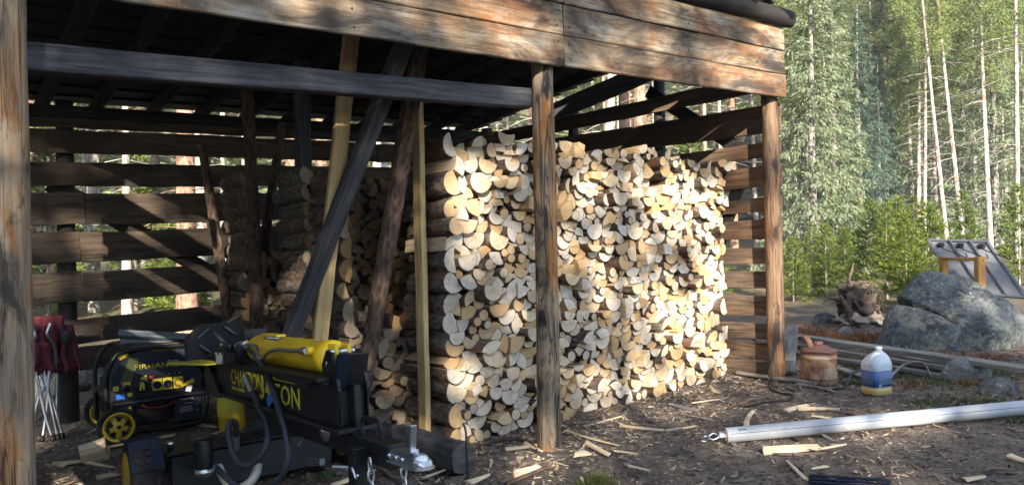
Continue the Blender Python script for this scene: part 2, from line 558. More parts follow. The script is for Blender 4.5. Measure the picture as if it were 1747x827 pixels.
def split_face(name='log_split_face', shade_mul=1.0):
    g = G(name)
    rn = g.attr('rnd')['Fac']
    uv = g.vadd(g.uv(), g.math('MULTIPLY', rn, 33.0))
    fine = g.noise(g.mapping(uv, (5, 85, 1)), 1, 6, .65, .6)
    base = g.ramp(rn, [(0, (.5, .32, .15)), (.35, (.57, .42, .25)), (.7, (.6, .47, .31)), (1, (.46, .38, .28))])
    c = g.mix(g.ramp(fine, [(.3, .75), (.6, 0.0)]), base, (.28, .17, .08))
    if shade_mul < 1: c = g.mix(1.0, c, (shade_mul, shade_mul * .9, shade_mul * .78), 'MULTIPLY')  # shade multiplied into the wood colour
    g.bump(fine, .6, .008)
    return g.done(c, .8, 0, .2)
m_split = split_face()
m_split_shaded = split_face('shaded_log_split_face', .62)  # same split face, with the rear rows' shade in its colour

m_black = paint('black_paint', (.004, .0043, .0055), .42, .05, spec=.3)
m_black_matte = paint('black_plastic', (.005, .0055, .0065), .6, .05, spec=.3)
m_navy = paint('dark_blue_plastic', (.005, .009, .019), .5, .05, spec=.35)
m_blueblack = paint('blue_black_enamel', (.006, .01, .022), .6, .05, spec=.12)
m_yellow = paint('yellow_enamel', (.72, .46, .012), .32, .1, dustc=(.35, .24, .06))
m_yellow_pl = paint('yellow_plastic', (.62, .4, .015), .45, .18, dustc=(.2, .14, .04))
m_lime = paint('lime_print', (.55, .47, .03), .5, .12)
m_olive = paint('olive_print', (.05, .06, .012), .5, .2)
m_white = paint('white_print', (.6, .6, .58), .5, .1)
m_grey_print = paint('grey_print', (.2, .22, .24), .5, .1)
m_bluep = paint('blue_print', (.02, .1, .38), .5, .1)
m_red = paint('red_print', (.45, .02, .015), .5, .1)
m_rubber = paint('rubber', (.007, .007, .008), .8, .12, spec=.25)
m_hose = paint('hose_rubber', (.016, .02, .032), .5, .15)
m_steel = paint('zinc_steel', (.55, .57, .6), .3, .15, 1.0)
m_galv = paint('galvanised_sheet', (.1, .11, .12), .55, .3, .6)
m_alu = paint('aluminium_tube', (.5, .52, .55), .38, .12, 1.0)
m_fabric = paint('maroon_fabric', (.085, .007, .015), .85, .25, dustc=(.06, .01, .014), scale=30)
m_blackcloth = paint('black_cloth', (.012, .012, .014), .9, .2, scale=30)
m_pvc = paint('pvc_pipe', (.33, .345, .36), .42, .55, dustc=(.21, .18, .15), scale=6)
m_clearhose = paint('clear_hose', (.3, .3, .27), .35, .3)
m_darkin = paint('dark_inside', (.006, .006, .006), .9, 0.0)
# ================================================================== GROUND
def ground_mat():
    g = G('forest_floor')
    p = g.pos()
    n1 = g.noise(p, 1.1, 6, .62, .4)
    n2 = g.noise(p, 9, 8, .72, .3)
    n3 = g.noise(p, 48, 5, .7)
    v = g.vor(p, 34)
    f = g.math('ADD', g.math('MULTIPLY', n2, .55), g.math('MULTIPLY', n3, .45))
    c = g.ramp(f, [(.32, (.035, .026, .02)), (.45, (.082, .063, .049)), (.56, (.145, .114, .09)), (.68, (.22, .18, .142)), (.8, (.31, .262, .205))])
    k = g.ramp(n1, [(.48, 0.0), (.64, .75)])
    c = g.mix(k, c, g.ramp(f, [(.35, (.08, .06, .046)), (.7, (.27, .205, .15))]))
    k = g.ramp(g.noise(p, 2.3, 4, .6), [(.6, 0.0), (.72, .6)])
    c = g.mix(k, c, (.13, .055, .024))
    # away from the yard: dry grass, duff and low green
    s = g.n('SeparateXYZ'); g.set(s.inputs[0], p)
    k = g.ramp(g.math('ADD', g.math('MULTIPLY', s.outputs[1], .05), g.math('MULTIPLY', n1, .3)), [(.62, 0.0), (.8, 1.0)])
    c2 = g.ramp(g.noise(p, 1.7, 7, .7), [(.34, (.04, .04, .02)), (.48, (.085, .075, .04)), (.6, (.15, .11, .065)), (.75, (.25, .21, .15))])
    c = g.mix(k, c, c2)
    g.bump(g.math('ADD', g.math('MULTIPLY', f, 1.0), g.math('MULTIPLY', v, .5)), .85, .02)
    return g.done(c, .95, 0, .12)
m_ground = ground_mat()
def spaced(near0, near1, step, far0, far1, grow=1.16):
    a = list(np.arange(near0, near1 + 1e-6, step))
    s, x = step, near1
    while x < far1:
        s *= grow; x += s; a.append(x)
    s, x = step, near0; b = []
    while x > far0:
        s *= grow; x -= s; b.append(x)
    return np.array(b[::-1] + a)
gx = spaced(-4.5, 6.5, .055, -420, 480, 1.13)
gy = spaced(1.6, 9.6, .055, -60, 520, 1.09)
def bumpy(x, y):
    if y > 40 or abs(x) > 40: return 0.0
    f = 1.0 if y < 9.6 else 2.5
    return f * (.022 * mnoise.noise(Vector((x * .9, y * .9, 3))) + .012 * mnoise.noise(Vector((x * 3.1, y * 3.1, 7))) + .006 * mnoise.noise(Vector((x * 9, y * 9, 1))))
gv = [(x, y, gz(x, y) + bumpy(x, y)) for y in gy for x in gx]
nx_, ny_ = len(gx), len(gy)
gf = [(j * nx_ + i, j * nx_ + i + 1, (j + 1) * nx_ + i + 1, (j + 1) * nx_ + i) for j in range(ny_ - 1) for i in range(nx_ - 1)]
me = bpy.data.meshes.new('ground'); me.from_pydata(gv, [], gf); me.materials.append(m_ground)
me.polygons.foreach_set('use_smooth', [True] * len(gf))
ground = bpy.data.objects.new('ground', me); col.objects.link(ground)
tag(ground, kind='structure')

# ================================================================== SHED
shed = thing('firewood_shed', 'open-fronted rough timber firewood shed with log posts and gapped slat walls', 'shed', M0)
def S(u, v, w):                                 # shed part coordinates (relative to the middle post's foot)
    return W(u, v, w) - M0
def shed_board(name, a, b, w, t, wd, mat, n=8, rough=.004, parent=shed, label=None):
    mb = MB(); board(mb, S(*a), S(*b), w, t, wd, n, rough)
    o = mb.build(name, mat, parent)
    if label: o['label'] = label
    return o
def shed_pole(name, pts, r0, r1, mat, n=14, lump=.12, parent=shed, sub=7, label=None):
    mb = MB()
    P = smooth_path([S(*p) for p in pts], sub) if len(pts) > 2 else [S(*pts[0]).lerp(S(*pts[1]), k / 14) for k in range(15)]
    tube(mb, P, [r0, r1], n, 0, True, .012, True, None, lump)
    o = mb.build(name, mat, parent)
    if label: o['label'] = label
    return o
WB = lambda v: 2.98 - .085 * v                  # underside of the rafters
# posts: left, middle, right at the front, then the back and side ones
UL = on_v(8, 400, 0)[0]
shed_pole('post', [(UL, 0, -.1), (UL, 0, 2.9)], .088, .078, m_post_l, 20, .05, label='pale grey log post at the left of the front')
shed_pole('post', [(0, 0, -.1), (0.004, 0, 1.0), (-.004, 0, 2.3), (0, 0, 2.84)], .073, .06, m_post, 20, .07, label='scorched orange and black log post in the middle')
shed_pole('post', [(BAY, 0, -.1), (BAY - .01, 0, 1.0), (BAY - .05, 0, 2.84)], .07, .063, m_post_r, 20, .07, label='reddish log post at the right corner')
BACK = 3.75
for u in (-2.62, -1.98, 0.1, 1.3, BAY):
    shed_pole('post', [(u, BACK + .11, -.1), (u, BACK + .11, 2.7)], .075, .065, m_darkwood, 12, .06)
for v in (1.3, 2.5):
    shed_pole('post', [(BAY + .16, v, -.1), (BAY + .16, v, 2.75)], .06, .055, m_darkwood, 12, .06)
# fascia boards: three courses, split over the middle post
for k, (w0, w1) in enumerate(((2.270, 2.452), (2.459, 2.640), (2.647, 2.832))):
    jog = (.004, .0, .007)[k]
    fb = shed_board('fascia_board', (UL - .15, -.098 - jog, (w0 + w1) / 2 + .012), (.066, -.098 - jog, (w0 + w1) / 2), w1 - w0, .032, ZD, m_fascia, 10, .0035)
    fc = shed_board('fascia_board', (.072, -.098 - jog, (w0 + w1) / 2), (BAY + .015 - .01 * k, -.098 - jog, (w0 + w1) / 2 + .004), w1 - w0, .032, ZD, m_fascia, 10, .0035)
    for par, us in ((fb, (-2.58, -1.3, .02)), (fc, (.115, 1.25, BAY - .03))):
        for uu in us:
            for ww in (w0 + .045, w1 - .045):
                mb = MB(); ctr = S(uu + rng.uniform(-.012, .012), -.098 - jog - .0175, ww + rng.uniform(-.01, .01))
                q0 = [mb.vert(ctr + (UH * math.cos(t) + ZD * math.sin(t)) * .0065) for t in [k_ * math.pi / 4 for k_ in range(8)]]
                q1 = [mb.vert(ctr - VH * .0025 + (UH * math.cos(t) + ZD * math.sin(t)) * .005) for t in [k_ * math.pi / 4 for k_ in range(8)]]
                for i in range(8): mb.face((q0[i], q0[(i + 1) % 8], q1[(i + 1) % 8], q1[i]))
                mb.face(q1)
                mb.build('nail_head', m_darkin, par)
# front plate log on top, rafters over it, roof boards
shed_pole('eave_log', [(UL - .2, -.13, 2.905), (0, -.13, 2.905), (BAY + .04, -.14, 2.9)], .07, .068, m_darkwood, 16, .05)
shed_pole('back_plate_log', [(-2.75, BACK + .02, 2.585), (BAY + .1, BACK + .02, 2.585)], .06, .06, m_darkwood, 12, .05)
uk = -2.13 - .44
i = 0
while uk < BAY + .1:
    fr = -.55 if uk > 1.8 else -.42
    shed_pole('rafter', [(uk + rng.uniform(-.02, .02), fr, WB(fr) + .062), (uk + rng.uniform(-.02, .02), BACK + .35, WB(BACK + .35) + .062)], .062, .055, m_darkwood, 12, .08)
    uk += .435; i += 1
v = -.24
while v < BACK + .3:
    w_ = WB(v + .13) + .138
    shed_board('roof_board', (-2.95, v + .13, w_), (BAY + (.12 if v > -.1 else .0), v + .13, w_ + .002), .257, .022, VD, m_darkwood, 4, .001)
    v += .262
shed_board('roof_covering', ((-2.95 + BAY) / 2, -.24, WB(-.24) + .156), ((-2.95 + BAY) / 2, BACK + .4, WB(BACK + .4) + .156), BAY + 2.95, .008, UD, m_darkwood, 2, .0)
# long grey tie beam between the left and middle posts
shed_board('tie_beam', (UL + .05, .125, 2.078), (-.055, .085, 2.108), .112, .09, ZD, m_beam, 10, .0012)
# back wall slats
rows = ((185, 216), (219, 260), (275, 317), (331, 386), (399, 452), (469, 522), (551, 594), (600, 642))
for k, (t_, b_) in enumerate(rows):
    wt = on_v(60, t_, BACK)[2]; wb = on_v(60, b_, BACK)[2]
    cuts = [-2.8, (-.2, .9, -.6, -1.86, -1.9, -1.88, .3, .6)[k], BAY + .06]
    for a, b in zip(cuts, cuts[1:]):
        dv = rng.uniform(-.004, .004)
        shed_board('wall_slat', (a + .003, BACK + dv, (wt + wb) / 2 + rng.uniform(-.006, .006)), (b - .003, BACK + dv, (wt + wb) / 2 + rng.uniform(-.01, .012)), wt - wb, .03, ZD, m_slat_shaded, 18, .006)
for k in range(9):                               # unseen left wall part, added to block skylight from the left
    shed_board('wall_slat', (UL - .1, .1, .2 + .3 * k), (UL - .1, 2.1, .2 + .3 * k), .21, .028, ZD, m_slat_shaded, 6, .005)
shed_pole('post', [(UL, 2.1, -.1), (UL, 2.1, 2.75)], .07, .06, m_darkwood, 12, .06)  # unseen end post of the added left wall part
# right wall slats (height at the front post, height at the back)
UR = BAY + .085
rsl = ((617, 646, .0), (585, 615, .0), (552, 580, .01), (505, 540, .0), (463, 492, .02), (422, 450, .03), (375, 408, .03), (338, 362, .05), (284, 320, .06), (244, 269, .1), (182, 230, .2), (128, 158, .13))
for k, (t_, b_, rise) in enumerate(rsl):
    wt = on_u(1305, t_, UR)[2]; wb = on_u(1305, b_, UR)[2]
    dv = rng.uniform(-.003, .003)
    shed_board('wall_slat', (UR + dv, -.02, (wt + wb) / 2 + .004), (UR + dv, BACK - .03, (wt + wb) / 2 + rise), wt - wb, .028, ZD, m_slat, 16, .005)
# braces outside the walls and the grey brace under the roof
shed_board('brace', (-2.1, BACK + .05, 2.0), (-.8, BACK + .05, 1.15), .14, .03, ZD, m_darkwood, 6)
shed_board('brace', (BAY + .12, .35, 1.75), (BAY + .12, .95, .35), .12, .03, VD, m_darkwood, 6)
shed_board('brace', (BAY + .12, .4, 1.95), (BAY + .12, 1.4, 2.65), .12, .03, VD, m_darkwood, 6)
a = on_u(958, 186, 1.35); b = on_u(1130, 113, 1.35)
k = Vector(b) - Vector(a)
shed_board('brace', tuple(Vector(a) - k * .25), tuple(Vector(b) + k * .1), .15, .04, ZD, m_beam, 6, label='grey diagonal brace under the roof')
# inner posts that hold the back rows
shed_pole('post', [(-.955, 2.3, -.1), (-.94, 2.3, 1.2), (-.98, 2.3, 2.6)], .055, .045, m_bark_dark, 12, .1, label='bark covered inner post')
shed_board('post', (-.64, 2.1, -.1), (-.625, 2.1, 2.75), .1, .1, UD, m_beam, 10, label='squared grey inner post')

# loose boards and poles leaning up inside
def loose_board(label, a, b, w, t, wd, mat, name='leaning_board', cat='board'):
    mb = MB(); base = W(*a); board(mb, Vector((0, 0, 0)), W(*b) - base, w, t, wd, 14, .003)
    o = mb.build(name, mat); o.location = base
    return tag(o, label, cat)
def loose_pole(label, pts, r0, r1, mat, name='leaning_pole', cat='pole', lump=.14):
    mb = MB(); base = W(*pts[0])
    P = smooth_path([W(*p) - base for p in pts], 8)
    tube(mb, P, [r0, r1], 14, 0, True, .02, True, None, lump)
    o = mb.build(name, mat); o.location = base
    return tag(o, label, cat)
a = on_v(545, 590, .9); b = on_v(598, 70, .45); k = Vector(b) - Vector(a)
loose_board('yellow new lumber board leaning behind the yellow cylinder, left of the dark bark pole', tuple(Vector(a) - k * (a[2] / k.z)), tuple(Vector(b) + k * .2), .095, .04, UD, m_lumber)
loose_board('yellow new lumber board standing upright at the left end of the front wood stack', (-.487, .62, 0.0), (-.497, .64, 2.88), .095, .038, VD, m_lumber)
a = on_v(495, 575, .95); b = on_v(685, 85, .25); k = Vector(b) - Vector(a)
loose_board('long dark grey beam leaning diagonally across the yellow board', tuple(Vector(a) - k * (a[2] / k.z)), tuple(Vector(b) + k * .3), .085, .085, UD, m_beam)
a = on_v(625, 610, .75); b = on_v(715, 90, .40); k = Vector(b) - Vector(a)
loose_pole('dark bark covered pole leaning against the roof beside the upright yellow board', [tuple(Vector(a) - k * (a[2] / k.z)), tuple(Vector(a) + k * .35 + Vector((.012, 0, 0))), tuple(Vector(b)), tuple(Vector(b) + k * .24)], .056, .05, m_bark_dark)
a = on_v(388, 525, 2.7); b = on_v(344, 245, 2.7); k = Vector(b) - Vector(a)
loose_pole('thin dark pole leaning left of the bark covered inner post', [tuple(Vector(a) - k * (a[2] / k.z)), tuple(Vector(a) + k * .5), tuple(b)], .045, .032, m_bark_dark)
a = on_v(440, 480, 2.9); b = on_v(482, 210, 2.9); k = Vector(b) - Vector(a)
loose_pole('thin dark pole leaning between the two inner posts', [tuple(Vector(a) - k * (a[2] / k.z)), tuple(Vector(a) + k * .5), tuple(b)], .045, .035, m_bark_dark)

# ================================================================== FIREWOOD
lr = random.Random(5)
def arc(r, a0, a1, n):
    return [(r * math.cos(a0 + (a1 - a0) * k / n), r * math.sin(a0 + (a1 - a0) * k / n)) for k in range(n + 1)]
def section(left=False):
    """a split log's cross-section about its pith: points, and which edges are bark (edge i runs i -> i+1)"""
    t = lr.random() * (.5 if left else 1.0)
    r = lr.uniform(.06, .09) if left else lr.uniform(.05, .086)
    wob = lambda p, s=.004: (p[0] + lr.uniform(-s, s), p[1] + lr.uniform(-s, s))
    if t < .50:                                             # half round, bark below
        d = lr.uniform(-.1, .35) if left else lr.uniform(-.12, .3)
        a = math.asin(max(-.9, min(.9, d)))
        arcp = arc(r, math.pi - a, 2 * math.pi + a, 11)
        x0, y0 = arcp[-1]; x1, y1 = arcp[0]
        sag = lr.uniform(-.22, .14) * r
        chord = [wob((x0 + (x1 - x0) * k / 4, y0 + (y1 - y0) * k / 4 + sag * math.sin(math.pi * k / 4)), .005) for k in (1, 2, 3)]
        kind = 'half-round'
        bark = [True] * 11 + [False] * 4
        rot = lr.gauss(-.9, .45) if left else (lr.gauss(0, .3) if lr.random() < .62 else lr.gauss(0, 1.1))
    elif t < .80:                                           # wedge
        sp = lr.uniform(1.1, 2.2)
        r = lr.uniform(.066, .108)
        n = 8
        arcp = arc(r, -math.pi / 2 - sp / 2, -math.pi / 2 + sp / 2, n)
        ap = (lr.uniform(-.2, .2) * r, lr.uniform(-.12, .28) * r)
        b = arcp[-1]; a_ = arcp[0]
        chord = [wob(((b[0] + ap[0]) / 2, (b[1] + ap[1]) / 2), .007), ap, wob(((a_[0] + ap[0]) / 2, (a_[1] + ap[1]) / 2), .007)]
        kind = 'wedge-shaped'
        bark = [True] * n + [False] * 4
        rot = lr.choice((lr.gauss(0, .5), lr.gauss(math.pi, .6), lr.uniform(-math.pi, math.pi)))
    elif t < .92:                                           # slab
        d = lr.uniform(-.62, -.35)
        a = math.asin(d)
        r *= 1.12
        arcp = arc(r, math.pi - a, 2 * math.pi + a, 8)
        x0, y0 = arcp[-1]; x1, y1 = arcp[0]
        chord = [wob((x0 + (x1 - x0) * k / 3, y0 + (y1 - y0) * k / 3), .005) for k in (1, 2)]
        kind = 'slab-shaped'
        bark = [True] * 8 + [False] * 3
        rot = lr.choice((lr.gauss(0, .4), lr.gauss(math.pi, .4)))
    elif t < .96:                                           # small round
        r = lr.uniform(.028, .045)
        arcp = arc(r, 0, 2 * math.pi, 12)[:-1]; chord = []
        kind = 'round'
        bark = [True] * 12; rot = 0
    else:                                                   # inner split block
        w_, h_ = lr.uniform(.07, .13), lr.uniform(.05, .1)
        oy = -lr.uniform(.04, .09)
        arcp = [wob(p, .012) for p in ((-w_ / 2, oy - h_ / 2), (w_ / 2, oy - h_ / 2), (w_ / 2, oy + h_ / 2), (-w_ / 2, oy + h_ / 2))]
        chord = []
        kind = 'blocky'
        bark = [False] * 4; rot = lr.uniform(-.5, .5)
    pts = arcp + chord
    pts = [(x * lr.uniform(.985, 1.015), y * lr.uniform(.985, 1.015)) for x, y in pts]
    c, s = math.cos(rot), math.sin(rot)
    return [(x * c - y * s, x * s + y * c) for x, y in pts], [(x, y) for x, y in pts], bark, kind
DU = .004
def profile(P):
    x0 = min(p[0] for p in P); x1 = max(p[0] for p in P)
    n = max(3, int((x1 - x0) / DU) + 1)
    xs = x0 + (np.arange(n) + .5) * (x1 - x0) / n
    lo = np.full(n, 9.0); hi = np.full(n, -9.0)
    for (ax, ay), (bx, by) in zip(P, P[1:] + P[:1]):
        if abs(bx - ax) < 1e-9: continue
        m = (xs >= min(ax, bx)) & (xs <= max(ax, bx))
        y = ay + (by - ay) * (xs[m] - ax) / (bx - ax)
        lo[m] = np.minimum(lo[m], y); hi[m] = np.maximum(hi[m], y)
    bad = lo > 8
    if bad.any():
        lo[bad] = lo[~bad].mean(); hi[bad] = hi[~bad].mean()
    return x0, n, lo, hi
def pack(u0, u1, top, tries=46, maxn=900):
    """drop log sections one by one where they leave the least air; returns (section, u, w)"""
    NB = int((u1 - u0) / DU)
    Hf = np.zeros(NB)
    tgt = np.array([top(u0 + (i + .5) * DU) for i in range(NB)])
    out = []
    fails = 0
    while len(out) < maxn and fails < 30:
        best = None
        low = Hf - tgt
        if (low > -.035).mean() > .965: break
        cand = np.where(low < -.03)[0]
        if len(cand) == 0: break
        lowest = int(cand[np.argmin(Hf[cand] - .02 * np.sin(cand * .013 + len(out)))])
        secs = [section(lowest * DU < .075) for _ in range(14)]
        profs = [profile(s[0]) for s in secs]
        for t in range(tries):
            k = t % 14
            x0, n, lo, hi = profs[k]
            if n >= NB: continue
            c = lowest - n // 2 + int(lr.uniform(-.55, .55) * n)
            if lowest * DU < .075: c = int(lr.uniform(0, 6))
            c = max(0, min(NB - n, c))
            seg = Hf[c:c + n]
            y = float((seg - lo).max())
            if (y + hi.max()) > tgt[c:c + n].max() + .06: continue
            void = float((y + lo - seg).sum()) * DU
            area = float((hi - lo).sum()) * DU
            a0, a1 = max(0, c - 22), min(NB, c + n + 22)
            new = Hf[a0:a1].copy()
            new[c - a0:c - a0 + n] = np.maximum(seg, y + hi)
            rough = float(np.abs(np.diff(new)).sum() - np.abs(np.diff(Hf[a0:a1])).sum())
            cost = 2.0 * void / (area + .002) + 2.2 * rough + 1.2 * (y + lo.min() - seg.min()) - 2.0 * area
            if best is None or cost < best[0]: best = (cost, k, c, y)
        if best is None:
            fails += 1; continue
        fails = 0
        _, k, c, y = best
        y -= .008
        x0, n, lo, hi = profs[k]
        Hf[c:c + n] = np.maximum(Hf[c:c + n], y + hi - .002)
        out.append((secs[k], u0 + c * DU - x0, y))
    return out
def log_into(mb, sec, u, w, v0, L, base, yaw, tilt, rn=None):
    """add one split log: front end at v0, running back L; coordinates relative to base"""
    rot, loc, bark, kind = sec
    n = len(rot)
    if rn is None: rn = lr.random()
    nr = 4
    cs = lr.uniform(-.12, .12), lr.uniform(-.1, .1)        # saw cut not square
    cuts = [(0, lr.uniform(-.02, .02)), ]
    du = [lr.uniform(-.006, .006) for _ in range(nr)]; dw = [lr.uniform(-.005, .005) for _ in range(nr)]
    sc_ = [1, lr.uniform(.97, 1.02), lr.uniform(.96, 1.02), lr.uniform(.93, 1.03)]
    def P(k, i):
        x, y = rot[i]
        s = k / (nr - 1)
        vv = v0 + L * s + (cs[0] * x + cs[1] * y if k == 0 else 0)
        uu = u + x * sc_[k] + (du[k] if 0 < k else 0) + yaw * L * s
        ww = w + y * sc_[k] + (dw[k] if 0 < k else 0) + tilt * L * s
        return W(uu, vv, ww) - base
    per = [0.0]
    for i in range(n):
        a, b = rot[i], rot[(i + 1) % n]
        per.append(per[-1] + math.hypot(a[0] - b[0], a[1] - b[1]))
    # runs of bark / split faces with their own vertices so edges stay crisp
    for want in (True, False):
        for i in range(n):
            if bark[i] != want: continue
            key = {}
            for k in range(nr - 1):
                q = []
                for (kk, ii) in ((k, i), (k, (i + 1) % n), (k + 1, (i + 1) % n), (k + 1, i)):
                    pu = per[i + 1] if ii == (i + 1) % n else per[i]
                    ck = (kk, ii, want)
                    if ck not in mb_cache:
                        mb_cache[ck] = mb.vert(P(kk, ii), (L * kk / (nr - 1), pu), rn)
                    q.append(mb_cache[ck])
                mb.face(q[::-1], 1 if want else 2, want)
    mb_cache.clear()
    for k in (0, nr - 1):
        cx = sum(p[0] for p in rot) / n; cy = sum(p[1] for p in rot) / n
        lx = sum(p[0] for p in loc) / n; ly = sum(p[1] for p in loc) / n
        e = [mb.vert(P(k, i), loc[i], rn) for i in range(n)]
        s = k / (nr - 1)
        cc = mb.vert(W(u + cx + yaw * L * s, v0 + L * s + (cs[0] * cx + cs[1] * cy if k == 0 else 0) - (lr.uniform(0, .004) if k == 0 else 0), w + cy + tilt * L * s) - base, (lx, ly), rn)
        if k == 0:                                          # saw-cut face with a thin bark rim on the bark side
            vi = []
            for i in range(n):
                x, y = rot[i]
                dx, dy = cx - x, cy - y
                m_ = math.hypot(dx, dy)
                t_ = min(.3, .0045 / max(m_, 1e-4)) if (bark[i] or bark[i - 1]) else .0
                pi = Vector(mb.v[e[i]]); pc = Vector(mb.v[cc])
                lxi = loc[i][0] + (lx - loc[i][0]) * t_; lyi = loc[i][1] + (ly - loc[i][1]) * t_
                vi.append(mb.vert(pi.lerp(pc, t_), (lxi, lyi), rn))
            for i in range(n):
                j = (i + 1) % n
                if bark[i]: mb.face((e[i], e[j], vi[j], vi[i]), 1)
                elif bark[i - 1] or bark[j]: mb.face((e[i], e[j], vi[j], vi[i]), 0)
                mb.face((vi[i], vi[j], cc), 0)
        else:
            for i in range(n):
                j = (i + 1) % n
                mb.face((e[j], e[i], cc), 0)
mb_cache = {}
def area(P):
    return abs(sum(a[0] * b[1] - a[1] * b[0] for a, b in zip(P, P[1:] + P[:1]))) / 2
ROWS = [ # u0, u1, v0, length, top profile
    (-.425, 2.49, .47, .5, lambda u: 1.95 - .045 * (u + .42) + .03 * math.sin(u * 5.1) + .02 * math.sin(u * 11)),
    (-.86, .4, 1.05, .48, lambda u: 1.75 + .06 * math.sin(u * 4)),
    (-.80, .5, 1.75, .48, lambda u: 1.82 + .05 * math.sin(u * 5)),
    (-1.02, .5, 2.42, .48, lambda u: 1.86 + .05 * math.sin(u * 6 + 1)),
]
alllogs = []
for ri, (u0, u1, v0, L, top) in enumerate(ROWS):
    for sec, u, w in pack(u0, u1, top, 132 if ri == 0 else 60):
        alllogs.append([ri, sec, u, w, v0 + lr.gauss(0, .026) + (lr.uniform(-.07, .05) if lr.random() < .25 else 0), L + lr.uniform(-.04, .03)])
seen = []
for it in alllogs:
    ri, sec, u, w, v0, L = it
    x, y, D = proj(W(u, v0, w))
    vis = 1.0
    if ri > 0:
        lim = (590, 690, 520, 450)[ri] if ri > 1 else 700
        lim = {1: 700, 2: 600, 3: 560}[ri]
        vis = 1.0 if x < lim else 0.0
    else:
        if 921 < x < 953: vis = .25                        # behind the middle post
    it.append(vis * area(sec[0]) / D ** 2 * (.55 if ri else 1))
    it.append((x, y))
alllogs.sort(key=lambda t: -t[6])
mats3 = [m_end, m_bark, m_split, m_end_shaded, m_split_shaded]
HT = ('near the ground', 'at knee height', 'at waist height', 'near the top')
def log_label(ri, kind, x, u, w, rn, ar):
    h = HT[min(3, int(w / .47))]
    if ri == 0:
        if u < -.30: z = 'at the left end of the front stack'
        elif x < 930: z = 'in the front stack left of the middle post'
        elif x < 1040: z = 'in the front stack beside the middle post'
        elif x < 1150: z = 'midway along the stack right of the middle post'
        else: z = 'at the right end of the front stack'
    else:
        z = ('', 'in the stack behind the bark pole', 'in the stack behind the leaning grey beam', 'in the stack behind the inner posts')[ri]
    tone = 'orange-tan' if rn < .16 else 'tan' if rn < .3 else 'cream' if rn < .75 else 'greyish'
    size = 'large' if ar > .0098 else 'small' if ar < .0058 else 'middling'
    return size + ' ' + tone + ' ' + kind + ' log ' + h + ' ' + z
rest = MB()
cnt = 0
for it in alllogs:
    ri, sec, u, w, v0, L, sz, (x, y) = it
    yaw = lr.gauss(0, .02); tilt = lr.gauss(0, .006)
    if cnt < 300 and sz > 0:
        mb = MB(); base = W(u, v0, w)
        rn = lr.random()
        log_into(mb, sec, u, w, v0, L, base, yaw, tilt, rn)
        o = mb.build('split_log', mats3[:3] if ri == 0 else [m_end_shaded, m_bark, m_split_shaded]); o.location = base
        lb = log_label(ri, sec[3], x, u, w, rn, area(sec[0]))
        tag(o, lb, 'log', 'split logs ' + lb.split(' log ')[1])
        cnt += 1
    else:
        f0 = len(rest.m)
        log_into(rest, sec, u, w, v0, L, M0, yaw, tilt)
        if ri:
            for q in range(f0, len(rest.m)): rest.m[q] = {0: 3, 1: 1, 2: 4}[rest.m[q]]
# leftover logs of all rows; rear rows keep the shade-darkened wood
o = rest.build('firewood_heap', mats3); o.location = M0
tag(o, 'remaining stacked split firewood behind and between the nearer logs', 'firewood', kind='stuff')
NLOG = len(alllogs)
print('logs', NLOG, [sum(1 for t in alllogs if t[0] == r) for r in range(4)])
# ================================================================== LOG SPLITTER
RZ = Matrix.Rotation
SPO = Vector((-1.44, 4.03, 0)); SPO.z = gz(SPO.x, SPO.y)
SPM = Matrix.Translation(SPO) @ RZ(math.atan2(-.8, .6), 4, 'Z') @ RZ(-.064, 4, 'Y')
SPI = SPM.inverted()
sp = thing('log_splitter', 'towed black log splitter with a yellow hydraulic cylinder and black hoses', 'log splitter', mat=SPM)
def PX(x, y, D):                                # picture point at distance D, in the splitter's frame
    return SPI @ (EYE + ray(x, y) * D)
def part(name, mat, fn, parent=sp, **kw):
    mb = MB(); fn(mb)
    o = mb.build(name, mat, parent)
    for k, v in kw.items(): o[k] = v
    return o
XR = RZ(math.pi / 2, 4, 'Y')                   # lathe axis z -> x
YR = RZ(-math.pi / 2, 4, 'X')                  # lathe axis z -> y
def beam_fn(mb):
    box(mb, (.39, 0, .575), (2.0, .03, .17), bev=.004)                 # web
    box(mb, (.39, 0, .483), (2.02, .19, .018), bev=.004)               # bottom flange
    box(mb, (.33, 0, .667), (1.9, .2, .018), bev=.004)                 # top flange
    for s in (-1, 1):
        box(mb, (.41, s * .058, .578), (1.9, .006, .168), bev=.002)    # side plates
beam = part('beam', m_black, beam_fn)
def tray_fn(mb):
    prism(mb, [(.36, .677), (1.28, .677), (1.28, .69), (.36, .69)], -.125, .125)
    prism(mb, [(.8, .655), (1.2, .655), (1.24, .679), (.74, .679)], -.128, -.118)
part('cylinder_tray', m_black, tray_fn, beam)
text_obj('CHAMPION', .092, Matrix.Translation((-.14, -.0625, .548)) @ FRONT, m_lime, sp, xs=.80, bold=.006)
text_obj('POWER EQUIPMENT', .022, Matrix.Translation((-.14, -.0625, .518)) @ FRONT, m_lime, sp, xs=1.0, bold=.003)
text_obj('34', .125, Matrix.Translation((.36, -.0625, .515)) @ FRONT, m_lime, sp, xs=.95, bold=.012)
text_obj('TON', .098, Matrix.Translation((.56, -.0625, .515)) @ FRONT, m_lime, sp, xs=1.22, bold=.012)
part('lettering_bar', m_lime, lambda mb: box(mb, (.71, -.0632, .634), (.3, .0015, .013)))
